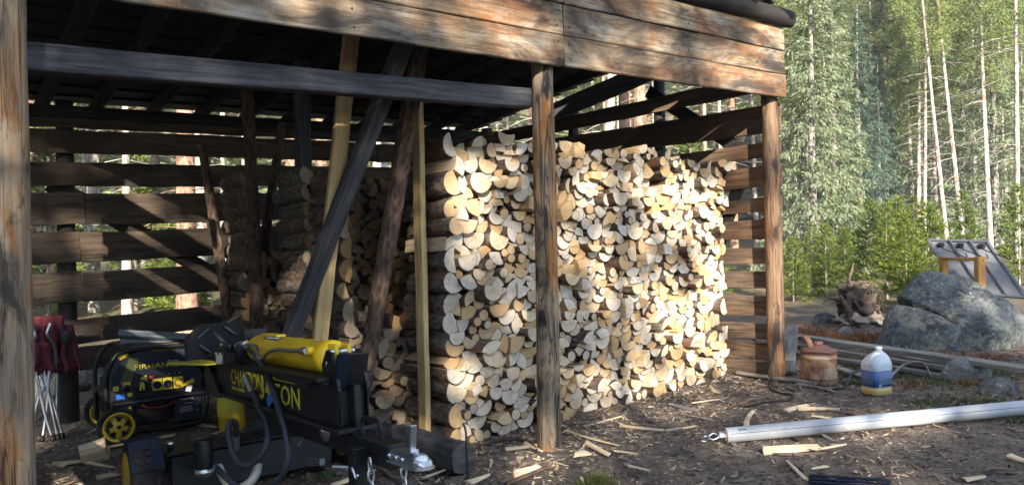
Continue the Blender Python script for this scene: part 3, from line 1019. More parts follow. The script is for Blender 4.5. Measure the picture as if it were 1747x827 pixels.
def cyl_fn(mb):
    M_ = Matrix.Translation((0, 0, .758)) @ XR
    lathe(mb, [(.05, .16), (.062, .165), (.070, .185), (.071, .2), (.071, 1.12), (.074, 1.125), (.074, 1.165), (.07, 1.175), (.064, 1.19), (.04, 1.20)], 36, M_)
    box(mb, (.4, .0, .833), (.24, .05, .014), bev=.003)
    lathe(mb, [(.02, 0), (.018, .03)], 12, Matrix.Translation((1.09, -.062, .79)) @ RZ(math.pi / 2, 4, 'X'))
    lathe(mb, [(.018, 0), (.016, .02)], 12, Matrix.Translation((.19, -.064, .79)) @ RZ(math.pi / 2, 4, 'X'))
    for s in (-1, 1):
        box(mb, (1.225, s * .028, .785), (.09, .016, .07), bev=.006)
cyl = part('hydraulic_cylinder', m_yellow, cyl_fn)
def decal(mb, x0, x1, a0, a1, r=.0722, n=5):
    g_ = [[mb.vert((x, -r * math.sin(a0 + (a1 - a0) * k / n), .758 + r * math.cos(a0 + (a1 - a0) * k / n))) for k in range(n + 1)] for x in (x0, x1)]
    for k in range(n): mb.face((g_[0][k], g_[0][k + 1], g_[1][k + 1], g_[1][k]), 0, True)
def sticker(mats, cells, name='warning_sticker'):
    mb = MB()
    for x0, x1, a0, a1, m, r in cells:
        n0 = len(mb.f); decal(mb, x0, x1, a0, a1, r)
        for i in range(n0, len(mb.f)): mb.m[i] = m
    o = mb.build(name, mats, cyl); fix_normals(o)
sticker([m_navy, m_white, m_red, m_lime], [(.36, .60, .12, .62, 0, .0722), (.39, .58, .36, .52, 1, .0726), (.39, .57, .18, .30, 3, .0726), (.365, .39, .34, .58, 2, .0726)])
sticker([m_navy, m_white, m_red], [(.98, 1.08, .1, .32, 2, .0722), (.99, 1.07, .18, .28, 1, .0726)])
part('clevis_pin', m_steel, lambda mb: (lathe(mb, [(.016, -.06), (.016, .06), (.02, .062), (.02, .07)], 14, Matrix.Translation((1.245, 0, .785)) @ YR), tube(mb, smooth_path([(1.245, -.062, .77), (1.25, -.07, .74), (1.235, -.066, .735), (1.245, -.06, .76)], 4), .003, 6)))
def hard_line(mb):
    tube(mb, smooth_path([(.19, -.085, .79), (.3, -.09, .79), (.42, -.092, .785), (.5, -.11, .74), (.58, -.115, .735), (.63, -.105, .765), (.72, -.095, .782), (.9, -.095, .785), (1.03, -.095, .79), (1.09, -.085, .79)], 6), .0085, 10)
    for x in (.2, 1.06):
        lathe(mb, [(.015, -.03), (.017, -.028), (.017, .028), (.015, .03)], 6, Matrix.Translation((x, -.09, .79)) @ XR)
part('hydraulic_line', m_steel, hard_line)
def bracket(mb):
    for s in (-1, 1):
        prism(mb, [(1.22, .56), (1.34, .52), (1.36, .64), (1.31, .78), (1.25, .80), (1.20, .74), (1.20, .67)], s * .062 - .007, s * .062 + .007)
    box(mb, (1.335, 0, .71), (.012, .14, .16), RZ(.33, 3, 'Y'), bev=.003)
    box(mb, (1.29, 0, .565), (.08, .13, .14), bev=.006)
part('cylinder_bracket', m_black, bracket)
part('bracket_edge_plate', m_blueblack, lambda mb: box(mb, (1.35, -.045, .715), (.008, .05, .16), RZ(.33, 3, 'Y'), bev=.002))
# splitting wedge with push plate
def wedge(mb):
    prism(mb, [(.02, .68), (.12, .68), (.12, .86), (.06, .86), (.02, .80)], -.06, .06)
    prism(mb, [(-.14, .68), (.03, .68), (.03, .85), (-.02, .85)], -.012, .012)
part('splitting_wedge', m_black, wedge)
# foot plate at the far end with ribs
def footplate(mb):
    c = .08; h0, h1, w_ = .60, .88, .19
    pl = [(-w_ + c, h0), (w_ - c, h0), (w_, h0 + c), (w_, h1 - c), (w_ - c * 1.1, h1), (-w_ + c * 1.1, h1), (-w_, h1 - c), (-w_, h0 + c)]
    prism(mb, pl, -.012, .012, M=Matrix.Translation((-.64, 0, 0)) @ RZ(math.pi / 2, 4, 'Z'))
fp = part('foot_plate', m_black_matte, footplate)
for a_, (yy, zz) in zip((.7, -.7, .7, -.7), ((-.09, .83), (.07, .83), (-.09 + .18, .73), (-.08, .73))):
    part('foot_plate_rib', m_galv, lambda mb: box(mb, (-.604, yy, zz), (.016, .085, .014), RZ(a_, 3, 'X'), bev=.003), fp)
part('end_gusset', m_black, lambda mb: prism(mb, [(-.60, .46), (-.3, .46), (-.3, .49), (-.55, .66), (-.60, .66)], -.09, .09))
def ytable(mb):
    pl = [(-.60, -.09), (-.60, -.29), (-.52, -.32), (-.2, -.18), (-.2, -.09)]
    A = [mb.vert((x, y, .664)) for x, y in pl]; B = [mb.vert((x, y, .67)) for x, y in pl]
    for i in range(5): mb.face((A[i], A[(i + 1) % 5], B[(i + 1) % 5], B[i]))
    mb.face(A[::-1]); mb.face(B)
o = part('serrated_table', m_lime, ytable); fix_normals(o)
for i in range(5):
    part('table_slot', m_black, lambda mb: box(mb, (-.54 + i * .07, -.21 + .018 * i, .671), (.035, .012, .002), RZ(.8, 3, 'Z')), o)
# control valve with handle
def valve(mb):
    box(mb, (-.09, -.10, .705), (.2, .075, .075), bev=.008)
    box(mb, (-.09, -.10, .75), (.12, .05, .04), bev=.006)
    for x in (-.17, -.01):
        lathe(mb, [(.02, 0), (.02, .05), (.014, .055)], 12, Matrix.Translation((x, -.10, .735)))
vl = part('control_valve', m_black, valve)
part('valve_label', m_grey_print, lambda mb: box(mb, (-.09, -.139, .70), (.12, .002, .05)), vl)
part('valve_bolt', m_steel, lambda mb: lathe(mb, [(.008, 0), (.008, .006)], 6, Matrix.Translation((-.14, -.138, .73)) @ RZ(math.pi / 2, 4, 'X')), vl)
part('valve_bolt', m_steel, lambda mb: lathe(mb, [(.008, 0), (.008, .006)], 6, Matrix.Translation((-.06, -.138, .73)) @ RZ(math.pi / 2, 4, 'X')), vl)
h0 = PX(399, 609, 4.25); h1 = PX(388, 590, 4.27); h2 = PX(365, 566, 4.3)
part('valve_handle', m_steel, lambda mb: tube(mb, smooth_path([h0, h0.lerp(h1, .6) + Vector((0, 0, .008)), h1], 5), .0085, 10), vl)
part('handle_grip', m_hose, lambda mb: tube(mb, [h1, h2], .014, 10), vl)
# hoses
def fitting(name, pts, r):
    return part(name, m_steel, lambda mb: tube(mb, smooth_path(pts, 4), r, 10), sp)
def hose(label, pts, r, mat=m_hose):
    o = part('hydraulic_hose', mat, lambda mb: tube(mb, smooth_path(pts, 7), r, 12), sp)
    return o
hA = [PX(*p) for p in ((424, 593, 3.86), (441, 612, 3.72), (458, 645, 3.58), (474, 690, 3.45), (487, 735, 3.35), (492, 775, 3.3), (480, 812, 3.3), (455, 832, 3.35), (425, 838, 3.42), (395, 822, 3.5), (372, 800, 3.58), (366, 792, 3.6))]
hose('', hA, .0145)
fitting('hose_fitting', [PX(412, 602, 3.98), PX(416, 589, 3.92), PX(426, 593, 3.85)], .02)
hB = [PX(*p) for p in ((430, 664, 3.78), (440, 690, 3.7), (455, 722, 3.6), (455, 755, 3.52), (440, 782, 3.5), (420, 793, 3.52), (402, 782, 3.56), (391, 752, 3.6), (389, 730, 3.62), (394, 719, 3.64), (402, 722, 3.66), (403, 745, 3.68))]
hose('', hB, .0145)
fitting('hose_fitting', [PX(419, 641, 3.85), PX(425, 655, 3.81), PX(431, 668, 3.77)], .019)
fitting('hose_fitting', [PX(402, 742, 3.68), PX(402, 765, 3.7)], .02)
part('warning_flag_tag', m_bluep, lambda mb: box(mb, PX(460, 682, 3.6), (.075, .004, .05), RZ(-.5, 3, 'Y')))
part('warning_flag_print', m_lime, lambda mb: box(mb, PX(462, 682, 3.594), (.035, .002, .035), RZ(-.5, 3, 'Y')))
hC = [PX(*p) for p in ((440, 790, 3.6), (436, 808, 3.58), (424, 824, 3.56), (405, 832, 3.56), (384, 818, 3.58), (372, 795, 3.62))]
hose('', hC, .022, m_clearhose)
# tank across the axle, wheels, fenders
def tank(mb):
    box(mb, (.0, -.02, .16), (.24, .86, .2), bev=.012)
    box(mb, (-.005, -.02, .266), (.27, .88, .012), bev=.003)
tk = part('hydraulic_tank', m_black, tank)
part('tank_filler_cap', m_steel, lambda mb: lathe(mb, [(.016, 0), (.016, .03), (.022, .03), (.022, .045), (.012, .05)], 12, Matrix.Translation((.05, -.43, .272))), tk)
fl = PX(347, 772, 3.56)
part('oil_filter', m_black, lambda mb: lathe(mb, [(.042, -.07), (.044, -.06), (.044, .055), (.04, .065), (.0, .066)], 20, Matrix.Translation(fl)), tk)
part('filter_head', m_steel, lambda mb: (lathe(mb, [(.03, -.11), (.045, -.1), (.045, -.072)], 16, Matrix.Translation(fl)), tube(mb, [fl + Vector((.03, -.0, -.09)), PX(366, 796, 3.6)], .02, 10)), tk)
def wheel(y, r=.175, w_=.12):
    sgn = -1 if y < 0 else 1
    M_ = Matrix.Translation((0, y, r)) @ YR
    o = part('wheel', m_rubber, lambda mb: lathe(mb, [(.105, -w_ * .42), (.12, -w_ / 2), (r * .93, -w_ * .46), (r, -w_ * .3), (r, w_ * .3), (r * .93, w_ * .46), (.12, w_ / 2), (.105, w_ * .42)], 40, M_))
    def tread(mb):
        for k in range(30):
            a = 2 * math.pi * k / 30
            for s in (-1, 1):
                box(mb, (math.sin(a) * r, y + s * w_ * .17, r + math.cos(a) * r), (.026, w_ * .27, .012), RZ(a, 3, 'Y') @ RZ(s * .4, 3, 'Z'))
    part('tread', m_rubber, tread, o)
    def rim(mb):
        k = w_ * .5
        lathe(mb, [(.108, -k * .86), (.118, -k), (.112, -k * .7), (.07, -k * .5), (.03, -k * .55), (.03, -k * .9), (.0, -k * .95)] if sgn < 0 else [(0, k * .95), (.03, k * .9), (.03, k * .55), (.07, k * .5), (.112, k * .7), (.118, k), (.108, k * .86)], 32, M_)
        lathe(mb, [(.108, -k * .9), (.108, k * .9)], 28, M_)
    part('rim', m_yellow_pl, rim, o)
    return o
wheel(-.57); wheel(.56)
part('axle', m_black, lambda mb: box(mb, (0, 0, .18), (.05, 1.1, .05), bev=.004))
for s in (-1, 1):
    def fender(mb):
        y0, y1 = (-.63, -.48) if s < 0 else (.48, .63)
        prism(mb, [(-.17, .325), (.07, .345), (.17, .215), (.177, .22), (.075, .354), (-.175, .333)], y0, y1)
    o = part('fender', m_blueblack, fender); fix_normals(o)
# tongue, stand, coupler
def tongue(mb):
    box(mb, (.85, 0, .425), (1.72, .075, .09), bev=.005)
    for x in (.1, .45, .95):
        box(mb, (x, 0, .47), (.05, .1, .06), bev=.004)
tg = part('tongue', m_black, tongue)
part('tongue_sticker', m_white, lambda mb: box(mb, (1.34, 0, .471), (.1, .05, .001)), tg)
part('lift_handle', m_black, lambda mb: tube(mb, smooth_path([(1.42, 0, .46), (1.42, 0, .52), (1.45, 0, .535), (1.55, 0, .535), (1.58, 0, .52), (1.58, 0, .46)], 4), .0085, 8), tg)
st = part('stand_leg', m_black, lambda mb: (box(mb, (1.5, -.062, .17), (.06, .06, .54), bev=.004), box(mb, (1.5, -.062, -.09), (.12, .12, .012), bev=.002)))
part('stand_pin', m_steel, lambda mb: (tube(mb, [(1.40, -.12, .36), (1.5, -.06, .36)], .008, 8), tube(mb, smooth_path([(1.53, -.1, .36), (1.55, -.11, .38), (1.57, -.11, .36), (1.58, -.11, .345), (1.6, -.11, .36)], 4), .004, 6)), st)
def coupler(mb):
    n = 20
    prof = [(.0, .047, .06), (.10, .05, .062), (.17, .05, .055), (.22, .052, .052), (.27, .05, .05), (.30, .042, .04), (.325, .02, .02)]
    rings = []
    for x, hw, hh in prof:
        pts = [(-hw - .014, 0), (-hw - .014, .006), (-hw, .012), (-hw, hh * .75), (-hw * .7, hh), (hw * .7, hh), (hw, hh * .75), (hw, .012), (hw + .014, .006), (hw + .014, 0)]
        rings.append([mb.vert((1.66 + x, y, .405 + z)) for y, z in pts])
    for A, B in zip(rings, rings[1:]):
        for k in range(9):
            mb.face((A[k], B[k], B[k + 1], A[k + 1]), 0, False)
        mb.face((A[9], B[9], B[0], A[0]))
    mb.face(rings[0]); mb.face(rings[-1][::-1])
    lathe(mb, [(.047, 0), (.045, .025), (.034, .045), (.017, .055), (0, .058)], 20, Matrix.Translation((1.915, 0, .42)))
cp = part('hitch_coupler', m_steel, coupler); fix_normals(cp)
part('coupler_lever', m_steel, lambda mb: (box(mb, (1.845, 0, .535), (.022, .034, .15), RZ(.16, 3, 'Y'), bev=.003), box(mb, (1.84, 0, .475), (.05, .05, .02), bev=.004)), cp)
for x in (1.69, 1.765, 1.83):
    part('coupler_bolt', m_steel, lambda mb: (lathe(mb, [(.014, 0), (.014, .008), (.01, .016)], 6, Matrix.Translation((x, -.05, .44)) @ RZ(math.pi / 2, 4, 'X')),), cp)
KS = Matrix.Translation((1.79, 0, .43)) @ Matrix.Scale(.7, 4) @ Matrix.Translation((-1.79, 0, -.43))
for o_ in [cp] + list(cp.children): o_.data.transform(KS)
def chain(y, x0):
    o = None
    for k in range(8):
        M_ = Matrix.Translation((x0 + .004 * k, y, .39 - .042 * k)) @ RZ(math.pi / 2 * (k % 2), 4, 'Z')
        ring = [M_ @ Vector((.012 * math.cos(a), 0, .026 * math.sin(a))) for a in [2 * math.pi * i / 10 for i in range(11)]]
        part('chain_link', m_steel, lambda mb: tube(mb, ring, .0045, 6, caps=False), tg)
chain(-.06, 1.60); chain(.05, 1.65)
# small engine and pump low under the beam
def engine(mb):
    box(mb, (.55, .20, .44), (.26, .22, .16), bev=.02)
    for k in range(6): box(mb, (.55, .08, .38 + .022 * k), (.2, .05, .008))
en = part('engine', m_black, engine)
part('engine_flywheel_cover', m_black_matte, lambda mb: lathe(mb, [(.12, 0), (.12, .06), (.1, .09), (0, .1)], 24, Matrix.Translation((.55, .2, .52))), en)
part('pump_disc', m_steel, lambda mb: lathe(mb, [(.05, 0), (.05, .012), (.02, .016), (.02, .03), (0, .03)], 20, Matrix.Translation((1.13, -.03, .455)) @ RZ(math.pi / 2, 4, 'X')), en)
part('engine_skid', m_galv, lambda mb: box(mb, PX(535, 787, 3.55), (.22, .03, .035), RZ(-.15, 3, 'Y'), bev=.004), en)
a_ = PX(509, 760, 3.5); b_ = PX(521, 743, 3.48)
part('drain_lever', m_steel, lambda mb: tube(mb, [a_, a_.lerp(b_, .7) + Vector((0, 0, .005)), b_], .007, 8), en)

# ================================================================== GENERATOR
gw = gnd(207, 757); gw2 = gnd(163, 738)
gx_ = Vector((.80, .60, 0)).normalized()       # along the panel, to the right and away
gy_ = Vector((-gx_.y, gx_.x, 0))               # to its back
GO = gw + gx_ * .25 + gy_ * .3; GO.z = gz(GO.x, GO.y)
GM = Matrix(((gx_.x, gy_.x, 0, GO.x), (gx_.y, gy_.y, 0, GO.y), (0, 0, 1, GO.z), (0, 0, 0, 1)))
gen = thing('generator', 'dark blue and yellow portable generator on yellow wheels by the back wall', 'generator', mat=GM)
def gp(name, mat, fn, parent=gen, **kw):
    return part(name, mat, fn, parent, **kw)
YF = -.27                                       # panel face
def genframe(mb):
    for y in (-.27, .27):
        tube(mb, smooth_path([(-.33, y, .1), (-.335, y, .3), (-.33, y, .5), (-.27, y, .63), (-.18, y, .66), (0, y, .665), (.2, y, .66), (.3, y, .63), (.34, y, .5), (.345, y, .3), (.33, y, .12), (.25, y, .07), (0, y, .07), (-.25, y, .07), (-.33, y, .1)], 5), .017, 10)
    for x, z in ((-.335, .35), (.345, .35), (-.2, .662), (.2, .662), (-.2, .07), (.2, .07)):
        tube(mb, [(x, -.27, z), (x, .27, z)], .016, 10)
    tube(mb, [(-.3, -.285, .285), (.33, -.285, .295)], .025, 12)
gp('frame', m_black, genframe)
def shroud(mb):
    pl = [(-.31, .30), (-.06, .30), (-.02, .312), (.31, .312), (.31, .60), (.28, .635), (-.13, .635), (-.22, .60), (-.30, .48)]
    prism(mb, pl, -.265, -.20)
    prism(mb, [(-.28, .35), (.30, .35), (.30, .58), (.24, .62), (-.16, .62), (-.28, .47)], -.2, .25)
o = gp('shroud', m_navy, shroud); fix_normals(o)
gp('fuel_tank_top', m_navy, lambda mb: box(mb, (.05, 0, .635), (.46, .42, .05), bev=.03))
for x, w_, yy in ((.12, .30, -.235), (.04, .36, -.1), (-.215, .07, -.23)):
    gp('yellow_trim', m_yellow_pl, lambda mb: box(mb, (x, yy, .648 if x > -.1 else .615), (w_, .03, .028), None if x > -.1 else RZ(-.45, 3, 'Y'), bev=.006))
gp('olive_stripe', m_olive, lambda mb: prism(mb, [(-.25, .42), (-.175, .43), (-.12, .60), (-.185, .605)], YF - .002, YF + .004))
text_obj('FIRMAN', .036, Matrix.Translation((-.15, YF - .001, .515)) @ FRONT, m_lime, gen, xs=1.25, bold=.004)
text_obj('DUAL', .021, Matrix.Translation((.075, YF - .001, .542)) @ FRONT, m_white, gen, xs=1.0, bold=.01)
text_obj('FUEL', .022, Matrix.Translation((.085, YF - .001, .515)) @ FRONT, m_lime, gen, xs=1.0, bold=.01)
text_obj('FIRMAN', .018, Matrix.Translation((-.30, -.2, .53)) @ RZ(-math.pi / 2, 4, 'Z') @ FRONT, m_grey_print, gen, xs=1.2, bold=.01)
PANSH = Matrix.Translation((-.12, 0, -.062))
_n0 = set(bpy.data.objects)
pn = gp('control_panel', m_black_matte, lambda mb: prism(mb, [(-.03, .385), (.305, .385), (.305, .535), (.01, .535), (-.03, .5)], YF - .008, YF + .002)); fix_normals(pn)
gp('panel_print', m_lime, lambda mb: prism(mb, [(.0, .515), (.045, .535), (.05, .5), (.06, .46), (.04, .47)], YF - .0095, YF - .0075), pn)
for x in (.115, .185, .26):
    gp('outlet_plate', m_lime, lambda mb: box(mb, (x, YF - .009, .455), (.064, .004, .085), bev=.001), pn)
    gp('outlet', m_black_matte, lambda mb: lathe(mb, [(.03, 0), (.03, .012), (.022, .014), (.02, .008), (0, .008)], 8, Matrix.Translation((x, YF - .01, .452)) @ RZ(math.pi / 2, 4, 'X')), pn)
dl = gp('selector_dial', m_black, lambda mb: lathe(mb, [(.047, 0), (.047, .012), (.043, .016), (0, .016)], 28, Matrix.Translation((.012, YF - .008, .455)) @ RZ(math.pi / 2, 4, 'X')), pn)
gp('dial_pointer', m_lime, lambda mb: (prism(mb, [(-.006, .43), (-.002, .48), (.012, .493), (.026, .48), (.030, .43), (.018, .43), (.012, .47), (.006, .43)], YF - .0275, YF - .0245)), dl)
gp('engine_switch', m_red, lambda mb: box(mb, (.075, YF - .012, .515), (.024, .014, .02), bev=.002), pn)
for k, (x, z) in enumerate(((.11, .52), (.135, .52), (.16, .52), (.2, .525), (.235, .525), (.27, .525), (.075, .475), (.075, .45))):
    gp('panel_knob', m_grey_print if k > 2 else m_black, lambda mb: lathe(mb, [(.007, 0), (.007, .008), (0, .009)], 10, Matrix.Translation((x, YF - .008, z)) @ RZ(math.pi / 2, 4, 'X')), pn)
cb = gp('power_plug', m_yellow_pl, lambda mb: (lathe(mb, [(.028, 0), (.03, .02), (.022, .04), (.012, .045)], 16, Matrix.Translation((.265, YF - .012, .455)) @ RZ(math.pi / 2, 4, 'X')), tube(mb, smooth_path([(.275, YF - .055, .43), (.31, YF - .075, .45), (.35, YF - .09, .468)], 4), [.008, .02], 10)), pn)
gp('hang_tag', m_white, lambda mb: box(mb, (.325, YF - .045, .405), (.04, .002, .05), RZ(.3, 3, 'Y')), pn)
for o_ in set(bpy.data.objects) - _n0:
    o_.data.transform(PANSH)
# sticker square cluster at the left of the panel
for x, z, sx, sz_, mm in ((-.255, .415, .036, .034, m_lime), (-.185, .43, .05, .05, m_yellow_pl), (-.225, .355, .055, .036, m_bluep), (-.165, .362, .03, .028, m_lime)):
    gp('panel_sticker', mm, lambda mb: box(mb, (x - .02, YF - .001, z - .02), (sx, .004, sz_)))
gp('fuel_cock', m_black_matte, lambda mb: lathe(mb, [(.022, 0), (.022, .016), (.01, .02), (0, .02)], 16, Matrix.Translation((-.205, YF - .002, .395)) @ RZ(math.pi / 2, 4, 'X')))
# engine, alternator, battery
gp('engine_block', m_black, lambda mb: (box(mb, (-.02, .0, .21), (.28, .34, .26), bev=.02), box(mb, (-.12, -.17, .27), (.1, .06, .1), bev=.01), lathe(mb, [(.11, 0), (.11, .2), (.09, .22)], 20, Matrix.Translation((.1, 0, .22)) @ XR)))
gp('muffler', m_black, lambda mb: (box(mb, (-.29, .0, .3), (.06, .34, .28), bev=.02), [box(mb, (-.325, 0, .2 + .03 * k), (.012, .28, .01)) for k in range(6)]))
gp('air_box', m_yellow_pl, lambda mb: box(mb, (-.235, -.235, .265), (.13, .05, .14), bev=.012))
gp('air_box_sticker', m_grey_print, lambda mb: box(mb, (-.215, -.262, .27), (.05, .002, .05)))
for x in (-.05, .0, .05):
    gp('cooling_fin', m_grey_print, lambda mb: box(mb, (x, -.19, .29), (.03, .006, .012)))
bt = gp('battery_box', m_navy, lambda mb: box(mb, (.215, -.23, .19), (.19, .1, .2), bev=.012))
text_obj('FIRMAN', .017, Matrix.Translation((.15, -.2815, .255)) @ FRONT, m_white, bt, xs=1.1, bold=.012)
gp('battery_print', m_grey_print, lambda mb: [box(mb, (.2 + dx, -.281, z), (w_, .0015, .008)) for dx, z, w_ in ((.01, .228, .06), (-.01, .2, .09), (-.01, .185, .09), (-.01, .17, .09), (.07, .215, .02), (.07, .17, .02))], bt)
gp('battery_lead', m_red, lambda mb: tube(mb, smooth_path([(-.12, -.25, .27), (-.08, -.29, .24), (.02, -.3, .23), (.1, -.29, .25), (.13, -.27, .29), (.2, -.28, .3), (.3, -.28, .295)], 6), .004, 6))
gp('loose_cable', m_black_matte, lambda mb: tube(mb, smooth_path([(-.16, -.26, .29), (-.14, -.3, .31), (-.1, -.28, .28), (-.08, -.25, .24)], 6), .004, 6))
for y in (-.31, .33):
    M_ = Matrix.Translation((-.27, y, .135)) @ YR
    wo_ = gp('wheel', m_rubber, lambda mb: lathe(mb, [(.09, -.03), (.125, -.036), (.136, -.024), (.136, .024), (.125, .036), (.09, .03)], 40, M_))
    def hub(mb):
        lathe(mb, [(.102, -.028), (.104, -.037), (.096, -.036), (.088, -.03), (.06, -.03), (.03, -.034), (.02, -.04), (.014, -.04), (.013, -.02), (0, -.02)], 36, M_)
        lathe(mb, [(0, .02), (.1, .03)], 36, M_)
    hb = gp('hub', m_yellow_pl, hub, wo_)
    for k in range(5):
        a = 2 * math.pi * k / 5 + .3
        gp('hub_slot', m_darkin, lambda mb: prism(mb, [(.04 * math.cos(a - .25), .04 * math.sin(a - .25)), (.075 * math.cos(a - .3), .075 * math.sin(a - .3)), (.078 * math.cos(a), .078 * math.sin(a)), (.075 * math.cos(a + .3), .075 * math.sin(a + .3)), (.04 * math.cos(a + .25), .04 * math.sin(a + .25))], y - .034, y - .0315, M=Matrix.Translation((-.27, 0, .135))), wo_)
    gp('hub_cap', m_darkin, lambda mb: lathe(mb, [(.0, -.042), (.013, -.041)], 14, M_), wo_)

# ================================================================== FOLDED CAMP CHAIR
co = gnd(80, 752)
ch = thing('camp_chair', 'folded maroon camp chair with silver legs standing beside the generator', 'chair', co, math.radians(25))
def tubeset(name, mat, segs, r, parent=ch):
    for s in segs:
        part(name, mat, lambda mb: tube(mb, smooth_path(s, 5), r, 10), parent)
tubeset('leg', m_alu, [[(-.03, 0, .01), (.0, .02, .25), (.02, .03, .52)], [(.04, -.02, .01), (-.02, .0, .25), (-.06, .02, .5)],
                       [(.07, .0, .01), (.02, .02, .3), (-.03, .05, .6)], [(-.10, .03, .02), (-.06, .05, .3), (.05, .06, .5)], [(.055, .05, .01), (.06, .06, .3), (.07, .07, .6)], [(.1, .02, .02), (.03, .04, .3), (-.05, .03, .56)]], .0105)
tubeset('back_pole', m_alu, [[(-.06, .0, .5), (-.075, .0, .72), (-.06, -.02, .79), (-.08, -.01, .86)], [(.06, .04, .5), (.06, .0, .7), (.02, -.04, .8), (.04, -.03, .88)]], .011)
def blob(mb, c, s, seed, n=3, amp=.28, fr=2.2, m=0, fold=6.0):
    bm = bmesh.new(); bmesh.ops.create_icosphere(bm, subdivisions=n, radius=1)
    off = len(mb.v); r = rng.random()
    for v in bm.verts:
        d = v.co.copy()
        k = 1 + amp * mnoise.noise(d * fr + Vector((seed, 0, 0))) + (.10 * math.sin(d.x * fold + 3 * d.y + seed + 2 * mnoise.noise(d * 2)) if fold else 0)
        mb.vert(Vector(c) + Vector((d.x * s[0], d.y * s[1], d.z * s[2])) * k, (d.x * .1, d.z * .1), r)
    for f in bm.faces: mb.face([off + v.index for v in f.verts], m, True)
    bm.free()
def pleats(mb, x0, x1, z0, z1, y0, amp, npl, seed, flare=.3):
    """hanging folded cloth: a pleated sheet with a real thickness"""
    nx, nz = npl * 8, 10
    G_ = []
    for side in (0, 1):
        rows_ = []
        for j in range(nz + 1):
            t = j / nz
            row = []
            for i in range(nx + 1):
                s = i / nx
                x = x0 + (x1 - x0) * s
                hem = .035 * mnoise.noise(Vector((s * 4 + seed, 1, 0)))
                z = z0 + (z1 - z0) * t + hem * (1 - t)
                y = y0 + amp * (flare + (1 - flare) * (1 - t)) * math.sin(s * npl * 2 * math.pi + 1.2 * mnoise.noise(Vector((s * 3, t * 2, seed)))) + .02 * mnoise.noise(Vector((s * 5, t * 3, seed + 4)))
                x += .02 * mnoise.noise(Vector((s * 3, t * 4, seed + 9))) - (x - (x0 + x1) / 2) * .35 * t
                row.append(mb.vert((x, y + .004 * side, z), (x, z)))
            rows_.append(row)
        for A, B in zip(rows_, rows_[1:]):
            for i in range(nx):
                q = (A[i], A[i + 1], B[i + 1], B[i])
                mb.face(q if side == 0 else q[::-1], 0, True)
        G_.append(rows_)
    a, b = G_
    for i in range(nx):
        mb.face((a[0][i + 1], a[0][i], b[0][i], b[0][i + 1])); mb.face((a[-1][i], a[-1][i + 1], b[-1][i + 1], b[-1][i]))
    for j in range(nz):
        mb.face((a[j][0], a[j + 1][0], b[j + 1][0], b[j][0])); mb.face((a[j + 1][-1], a[j][-1], b[j][-1], b[j + 1][-1]))
part('seat_fabric', m_fabric, lambda mb: pleats(mb, -.10, .24, .50, .86, .035, .035, 4, 2.0), ch)
part('back_fabric', m_fabric, lambda mb: pleats(mb, -.14, .16, .60, .93, .085, .03, 3, 7.0), ch)
part('seat_pocket', m_fabric, lambda mb: pleats(mb, -.13, .06, .53, .74, -.02, .02, 2, 4.0), ch)
part('arm_rest', m_blackcloth, lambda mb: blob(mb, (-.09, -.01, .82), (.03, .025, .08), 1.7, 3), ch)
part('arm_rest', m_blackcloth, lambda mb: blob(mb, (.14, -.03, .77), (.04, .03, .05), 9.7, 3), ch)
for x, y in ((-.03, 0), (.04, -.02), (.07, 0), (-.1, .03), (.055, .05), (.1, .02)):
    part('foot', m_black_matte, lambda mb: lathe(mb, [(.016, -.01), (.018, 0), (.015, .04)], 10, Matrix.Translation((x, y, .01))), ch)

# ================================================================== YELLOW BUCKET, CORRUGATED SHEET
bo = gnd(397, 731)
bk = thing('bucket', 'yellow plastic bucket on the chips behind the log splitter', 'bucket', bo)
part('body', m_yellow_pl, lambda mb: lathe(mb, [(.0, .0), (.088, .0), (.095, .01), (.1, .1), (.108, .115), (.102, .125), (.108, .29), (.112, .3), (.112, .32), (.1, .32), (.09, .05)], 32), bk)
def blab(mb):
    g_ = [[mb.vert((.1075 * math.cos(a), .1075 * math.sin(a), z)) for a in [math.radians(-150 + 10 * k) for k in range(13)]] for z in (.14, .28)]
    for k in range(12): mb.face((g_[0][k], g_[0][k + 1], g_[1][k + 1], g_[1][k]), 0, True)
part('label_print', m_lime, blab, bk)
cs0 = W(-1.48, 2.75, .0)
def corr(mb):
    n, L = 44, 1.35
    rows_ = []
    for j in range(2):
        rows_.append([])
    a = W(-1.75, 3.05, .78) - cs0; b = W(-.72, 2.3, .62) - cs0
    down = Vector((.02, .03, -.42))
    ax = (b - a)
    nrm = ax.cross(down).normalized()
    pts = []
    for k in range(n + 1):
        s = k / n
        off = .012 * math.cos(2 * math.pi * s * 5.5)
        pts.append((s, off))
    for sgn in (0, 1):
        rows_[sgn] = [[mb.vert(a + ax * t + down * s + nrm * (off + .0015 * sgn)) for s, off in pts] for t in (0, .33, .66, 1)]
    for sgn in (0, 1):
        for A, B in zip(rows_[sgn], rows_[sgn][1:]):
            for k in range(n):
                q = (A[k], A[k + 1], B[k + 1], B[k])
                mb.face(q if sgn else q[::-1], 0, True)
mb = MB(); corr(mb); o = mb.build('corrugated_sheet', m_galv); o.location = cs0
tag(o, 'corrugated grey metal sheet propped behind the foot plate of the log splitter', 'metal sheet')
# split piece resting on the sheet
mb = MB(); a = gnd(372, 560, .7)
q0 = EYE + ray(368, 566) * 5.15; q1 = EYE + ray(408, 547) * 5.5
board(mb, Vector((0, 0, 0)), q1 - q0, .09, .06, ZD, 4, .01)
o = mb.build('split_billet', [m_greyplank]); o.location = q0
tag(o, 'short grey split billet lying on the corrugated metal sheet', 'wood')
